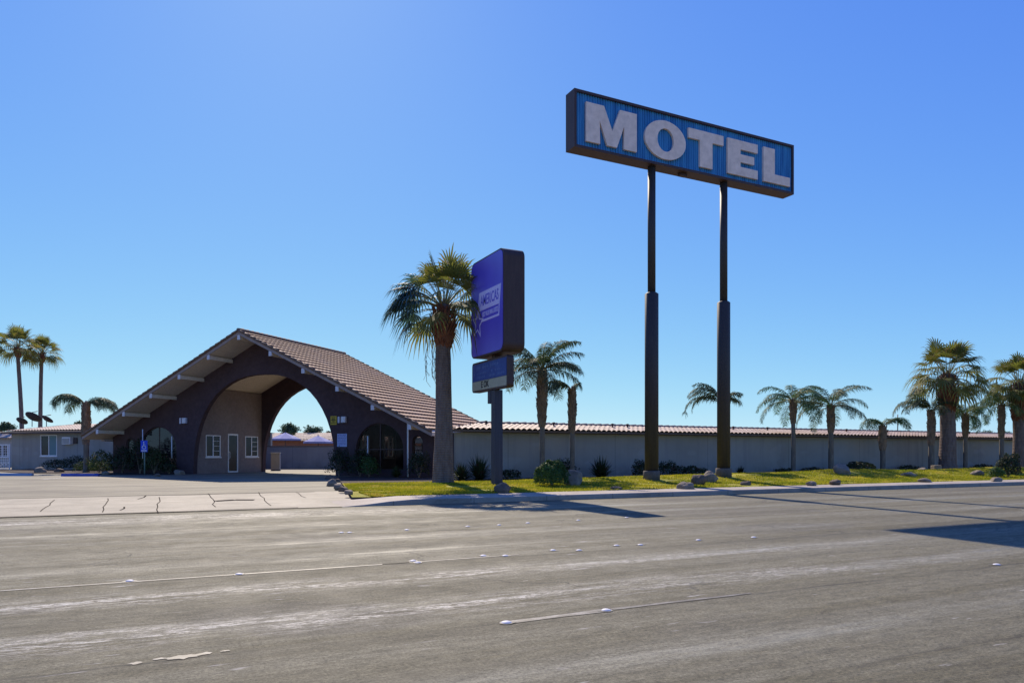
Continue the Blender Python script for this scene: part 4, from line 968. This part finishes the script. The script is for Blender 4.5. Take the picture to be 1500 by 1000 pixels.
boulder(1096,708,17,7,'small boulder right of the right sign pole base',seed=6,mat='rock_dark')
boulder(906,717,20,6,'flat brown boulder near the kerb left of the left sign pole',seed=7,mat='rock_dark')
boulder(1192,711,17,8,'small boulder near the kerb below the arching feather palm',seed=8); boulder(1228,710,19,9,'rounded boulder near the kerb below the wide open feather palm',seed=9,mat='rock_dark')
boulder(1240,700,32,20,'largest boulder, in front of the dark domed bush',seed=10); boulder(1318,696,16,7,'small boulder on the lawn below the short hooped palm',seed=11)
boulder(1335,693,20,6,'flat boulder on the far edge of the lawn',seed=12); boulder(1356,696,22,7,'flat pale boulder left of the cut block',seed=13)
boulder(1375,696,17,11,'squared pale block in front of the feather palm leaning on the broad fan palm',seed=14,block=True); boulder(1437,697,18,9,'rounded pale boulder right of the broad fan palm',seed=15)
boulder(1361,706,22,7,'low pale boulder near the kerb below the broad fan palm',seed=16); boulder(1465,705,18,7,'low boulder left of the dark edge bush',seed=17)
for i,(px,py,w,h,lab,mt) in enumerate(((487,712,17,12,'rounded pale stone, first at the driveway corner of the lawn','rock'),(496,716,15,9,'second pale stone along the driveway corner of the lawn','rock'),(504,719,16,8,'third stone along the driveway corner of the lawn','rock_dark'),(512,723,14,7,'fourth stone along the driveway corner, nearest the kerb','rock'),(484,703,16,9,'dark stone at the driveway edge beside the archway foot','rock_dark'),(494,708,13,8,'small dark stone behind the pale driveway corner stones','rock_dark'))):
    boulder(px,py,w,h,lab,z=.2,mat=mt,seed=30+i,group='stones edging the driveway')
for i,(px,py,w,h,lab) in enumerate(((58,692.5,17,10,'rounded stone in the bed under the side wing window'),(85,692,14,7,'small stone in the bed behind the blue kerb'),(262,695,16,8,'brown stone near the left foot of the archway'),(230,697.5,12,5,'small pale stone right of the accessible parking sign'),(155,695,12,6,'small pale stone at the left end of the gable bed'))):
    boulder(px,py,w,h,lab,z=.25,mat='rock_dark' if i%2 else 'rock',seed=50+i,group='stones in the left bed')

# ------------------------------------------------------------------ parking furniture
def wheelstop(px0,px1,py,label,mat):
    a=Vector((*G(px0,py,.25),.25)); b=Vector((*G(px1,py,.25),.25)); d=b-a; l=d.length; o=empty('wheel_stop',(a+b)/2,math.atan2(d.y,d.x),label,'wheel stop','painted wheel stops')
    mb=MB(); m=Matrix.Rotation(-PI/2,4,'Z')
    pr=[(-.11,0),(.11,0),(.085,.11),(.05,.14),(-.05,.14),(-.085,.11)]
    mb.plate(pr,[],l,-l/2,Matrix.Rotation(PI/2,4,'Z')); mb.build('concrete_bar',M[mat],o)
    s=MB()
    for q in (-.38,.38): s.tube([(l*q,0,.135),(l*q,0,.146)],.02,8)
    s.build('anchor_pin',M['bronze'],o); return o
wheelstop(-6,48,696.8,'faded pale blue wheel stop at the far left',"paleblue_paint"); wheelstop(91,145,697.3,'bright blue wheel stop in front of the planting bed','blue_paint')
a=(Vector((*G(211,695,.25),.25))); SG=empty('parking_sign',a,TH-PI/2+R(8),'blue accessible parking sign on a green post in front of the dark gable','sign')
Zs=(H-.25)*F/30; k_=Zs/F
MB().tube([(.02,.03,-.05),(.02,.03,1.9)],.035,8).build('post',M['green_post'],SG)
MB().tube([(-.09,.05,.9),(-.09,.05,2.55)],.022,8).build('signpost_rail',M['white_pipe'],SG)
MB().plate([(-.17,1.28),(.19,1.28),(.19,1.92),(-.17,1.92)],[],.012,-.03).build('sign_plate',M['access_blue'],SG)
mb=MB(); cx,cz=.01,1.55
ring=lambda r,a0,a1:[(cx+r*math.cos(a0+(a1-a0)*i/16),cz+r*math.sin(a0+(a1-a0)*i/16)) for i in range(17)]
mb.plate(ring(.11,R(120),R(400))+ring(.08,R(120),R(400))[::-1],[],.004,-.036); mb.plate([(cx+.03*math.cos(i*.785)-.015,cz+.27+.03*math.sin(i*.785)) for i in range(8)],[],.004,-.036)
mb.box((cx-.03,-.036,cz+.05),(cx+.0,-.032,cz+.23)); mb.box((cx,-.036,cz+.04),(cx+.10,-.032,cz+.07)); mb.box((cx+.08,-.036,cz-.08),(cx+.105,-.032,cz+.038)); mb.box((cx+.001,-.036,cz+.13),(cx+.08,-.032,cz+.15))
mb.box((-.14,-.036,1.31),(.16,-.032,1.34)); mb.box((-.13,-.036,1.36),(.15,-.032,1.385))
mb.build('wheelchair_symbol',M['white_frame'],SG)

# ------------------------------------------------------------------ beyond the archway
# court wall
def wall_thing(name,px0,px1,Z0,Z1,pytop,th,label,mat,cap=None):
    a=Vector((*c2w((px0-750)/F*Z0,Z0),LOT)); b=Vector((*c2w((px1-750)/F*Z1,Z1),LOT)); d=b-a; l=d.length; hh=Hz(pytop,(Z0+Z1)/2)-LOT
    o=empty(name,a,math.atan2(d.y,d.x),label,'wall'); MB().bevbox((0,-th/2,-.1),(l,th/2,hh),.01).build('wall_panel',M[mat],o)
    if cap: MB().bevbox((-.02,-th/2-.04,hh+.001),(l+.02,th/2+.04,hh+.07),.01).build('coping',M[cap],o)
    return o
wall_thing('court_wall',372,640,57,57,654,.2,'grey courtyard wall seen through the archway','stucco_grey','concrete')
a=Vector((*c2w((404-750)/F*51.5,51.5),LOT)); o=empty('utility_cabinet',a,TH-PI/2+R(10),'cream metal cabinet standing behind the left side of the rear arch','cabinet')
MB().bevbox((-.3,-.22,.04),(.3,.22,1.2),.02).build('cabinet_body',M['cream_metal'],o); MB().bevbox((-.33,-.25,1.201),(.33,.25,1.26),.01).build('lid',M['cream_metal'],o); MB().box((-.32,-.24,0),(.32,.24,.04)).build('plinth',M['concrete'],o)
def parasol(px,pyt,w,Z,label,h=None):
    x,y=c2w((px-750)/F*Z,Z); zt=Hz(pyt,Z)-LOT; r=w*Z/F/2; o=empty('parasol',(x,y,LOT),.3,label,'parasol','blue parasols behind the court wall')
    mb=MB(); k=8; V=[(0,0,zt)]+[(math.cos(2*PI*i/k)*r,math.sin(2*PI*i/k)*r,zt-r*.42) for i in range(k)]+[(math.cos(2*PI*i/k)*r,math.sin(2*PI*i/k)*r,zt-r*.42-.14) for i in range(k)]
    mb.add(V,[(0,1+i,1+(i+1)%k) for i in range(k)]+[(1+i,1+k+i,1+k+(i+1)%k,1+(i+1)%k) for i in range(k)]); mb.build('canopy',M['umbrella_cloth'],o)
    MB().tube([(0,0,0),(0,0,zt+.08)],.03).build('pole',M['slate_metal'],o); mb=MB()
    for i in range(k): mb.tube([(0,0,zt-.03),(math.cos(2*PI*i/k)*r*.97,math.sin(2*PI*i/k)*r*.97,zt-r*.42-.02)],.012,4,False)
    mb.build('ribs',M['slate_metal'],o); MB().tube([(0,0,0),(0,0,.08)],[.3,.25],16).build('base',M['concrete'],o)
parasol(418,633,46,66,'pale blue parasol on the left, seen through the archway'); parasol(466,637.5,44,62,'blue grey parasol on the right, seen through the archway')
def back_building(px0,px1,Z,pye,pyr,label,wmat,tmat,name='courtyard_building',depth=7,rz=None):
    a=Vector((*c2w((px0-750)/F*Z,Z),.21)); b=Vector((*c2w((px1-750)/F*Z,Z),.21)); d=b-a; l=d.length; ze=Hz(pye,Z)-.21; zr=Hz(pyr,Z+depth/2)-.21
    o=empty(name,a,math.atan2(d.y,d.x),label,'building'); mb=MB().box((0,0,-.2),(l,.2,ze)); mb.box((0,depth-.2,-.2),(l,depth,ze)); mb.box((0,.201,-.2),(.2,depth-.201,ze)); mb.box((l-.2,.201,-.2),(l,depth-.201,ze)); mb.build('wall',M[wmat],o)
    mb=MB(); mb.add([(-.4,-.5,ze),(l+.4,-.5,ze),(l+.4,depth/2,zr),(-.4,depth/2,zr),(-.4,depth+.5,ze),(l+.4,depth+.5,ze)],[(0,1,2,3),(3,2,5,4),(0,3,4),(1,5,2),(0,4,5,1)]); r_=mb.build('roof',M['fascia'],o)
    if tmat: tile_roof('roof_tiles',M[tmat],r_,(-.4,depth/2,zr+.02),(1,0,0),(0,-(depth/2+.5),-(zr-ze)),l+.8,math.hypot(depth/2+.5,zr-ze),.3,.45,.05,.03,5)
    m=Matrix.Identity(4)
    for q in (.2,.5,.8):
        m=Matrix.Translation((l*q-.5,-.03,.95)); window(o,1.1,1.1,m)
    return o
back_building(330,640,78,645,638.5,'low brown courtyard building with tile roof seen through the archway','rust_wood','tile_wing')
back_building(-60,19,68,641,632,'beige building behind the white gate at the far left','beige_wall',None,'beige_building')
back_building(395,560,120,640,634,'pale long building far behind the archway','beige_wall','tile_wing','distant_building')
# white ornamental gate far left
a=Vector((*c2w((-22-750)/F*52,52),LOT)); b=Vector((*c2w((14.5-750)/F*52,52),LOT)); d=b-a; l=d.length
o=empty('ornamental_gate',a,math.atan2(d.y,d.x),'white wrought metal gate at the far left edge beside the side wing','gate')
hh=Hz(650,52)-LOT; mb=MB(); mb.box((0,-.02,.1),(l,.02,.14)); mb.box((0,-.02,hh-.06),(l,.02,hh-.02)); mb.box((0,-.03,0),(.06,.03,hh)); mb.box((l-.06,-.03,0),(l,.03,hh)); mb.build('gate_frame',M['white_frame'],o)
mb=MB(); x=.15
while x<l-.1: mb.tube([(x,0,.14),(x,0,hh-.05)],.013,5,False); x+=.13
for k in range(7):
    cx=.15+k*(l-.3)/6; mb.tube([(cx+.11*math.cos(q*.52),0,.42+.11*math.sin(q*.52)) for q in range(13)],.014,5,False)
    mb.box((.06,-.01,hh*(.3+.09*k)),(l-.06,.01,hh*(.3+.09*k)+.025)) if k<7 else None
mb.build('bars',M['white_frame'],o)
# distant trees
def crown_tree(px,Z,pytop,w,label,seed,n=2600,name='round_tree',lf=.16):
    random.seed(seed); x,y=c2w((px-750)/F*Z,Z); h=Hz(pytop,Z)-.21; r=w*Z/F/2; o=empty(name,(x,y,.2),0,label,'tree','distant trees'); mb=MB()
    for k in range(9):
        a=random.random()*6.28; q=random.random()**.5*.62; rr=r*random.uniform(.34,.55); c=Vector((math.cos(a)*r*q,math.sin(a)*r*q,h-rr-random.random()*r*.55))
        t_=MB(); leafball(t_,rr,rr,rr*.8,n//9,lf,z0=0,fill=.35,lump=.5); mb.add([Vector(v)+c for v in t_.v],t_.f)
    mb.build('crown',M['tree_far'],o); t_=MB(); t_.tube([(0,0,-.1),(.1,0,h*.4),(0,.1,h*.75)],[.22,.16,.08],8)
    for k in range(5): a=k*1.3; t_.tube([(.05,0,h*.42),(math.cos(a)*r*.5,math.sin(a)*r*.5,h*.75)],[.09,.03],6,False)
    t_.build('trunk',M['trunk_feather'],o)
crown_tree(424,112,618,36,'larger round tree far behind the left parasol',71); crown_tree(459,125,622,30,'smaller round tree far behind the right parasol',72); crown_tree(482,150,631,16,'tiny tree at the right side of the rear arch',73,1200)
crown_tree(4,95,617,34,'dark tree behind the beige building at the far left',74); crown_tree(113,110,617,16,'tree top peeking over the side wing roof beside the stubby palm',75,1500)
crown_tree(1440,130,629,40,'distant tree top above the long wing between the right hand fan palms',76,1800); crown_tree(1478,140,630,26,'distant tree top above the long wing beside the edge palm',77,1200)
# far row of buildings/trees on the horizon past the driveway is hidden by the wings

# ------------------------------------------------------------------ light, sky, camera
SA=R(80.3); SE=R(39.5)
sd=Vector((math.cos(SA)*math.cos(SE),math.sin(SA)*math.cos(SE),math.sin(SE)))
su=bpy.data.lights.new('sun','SUN'); su.energy=5.0; su.angle=R(.5); su.color=(1,.87,.70)
so=bpy.data.objects.new('sun',su); C.objects.link(so); so.rotation_euler=sd.to_track_quat('Z','Y').to_euler(); so.location=(0,0,50)
w=bpy.data.worlds.new('World'); bpy.context.scene.world=w; w.use_nodes=True; nt=w.node_tree; bg=nt.nodes['Background']
sk=nt.nodes.new('ShaderNodeTexSky'); sk.sky_type='NISHITA'; sk.sun_disc=False; sk.sun_elevation=SE; sk.sun_rotation=PI/2-SA
sk.air_density=.6; sk.dust_density=.10; sk.ozone_density=3.0; sk.altitude=0
def vm(op,a,b):
    x=nt.nodes.new('ShaderNodeVectorMath'); x.operation=op
    for i,v in enumerate((a,b)):
        if isinstance(v,tuple): x.inputs[i].default_value=v
        else: nt.links.new(v,x.inputs[i])
    return x.outputs[0]
# film-like shoulder on the sky's radiance so the region round the sun does not clip
e1=vm('MULTIPLY',sk.outputs[0],(-.109,-.184,-.66)); sp=nt.nodes.new('ShaderNodeSeparateXYZ'); nt.links.new(e1,sp.inputs[0]); cbx=nt.nodes.new('ShaderNodeCombineXYZ')
for i in range(3):
    x=nt.nodes.new('ShaderNodeMath'); x.operation='EXPONENT'; nt.links.new(sp.outputs[i],x.inputs[0]); nt.links.new(x.outputs[0],cbx.inputs[i])
e2=vm('SUBTRACT',(1,1,1),cbx.outputs[0]); e3=vm('MULTIPLY',e2,(8.6,8.3,7.75)); nt.links.new(e3,bg.inputs[0]); bg.inputs[1].default_value=.1
cam=bpy.data.cameras.new('camera'); co=bpy.data.objects.new('camera',cam); C.objects.link(co); co.location=(0,0,H); co.rotation_euler=(PI/2,0,TH-PI/2)
cam.sensor_width=36; cam.lens=36*F/1500; cam.shift_y=(YH-500)/1500; cam.clip_end=8000; cam.clip_start=.1
sc=bpy.context.scene; sc.camera=co
sc.view_settings.view_transform='Standard'; sc.view_settings.look='None'; sc.view_settings.gamma=1; sc.view_settings.exposure=0.3
sc.render.film_transparent=False; sc.cycles.max_bounces=8; sc.cycles.transparent_max_bounces=16
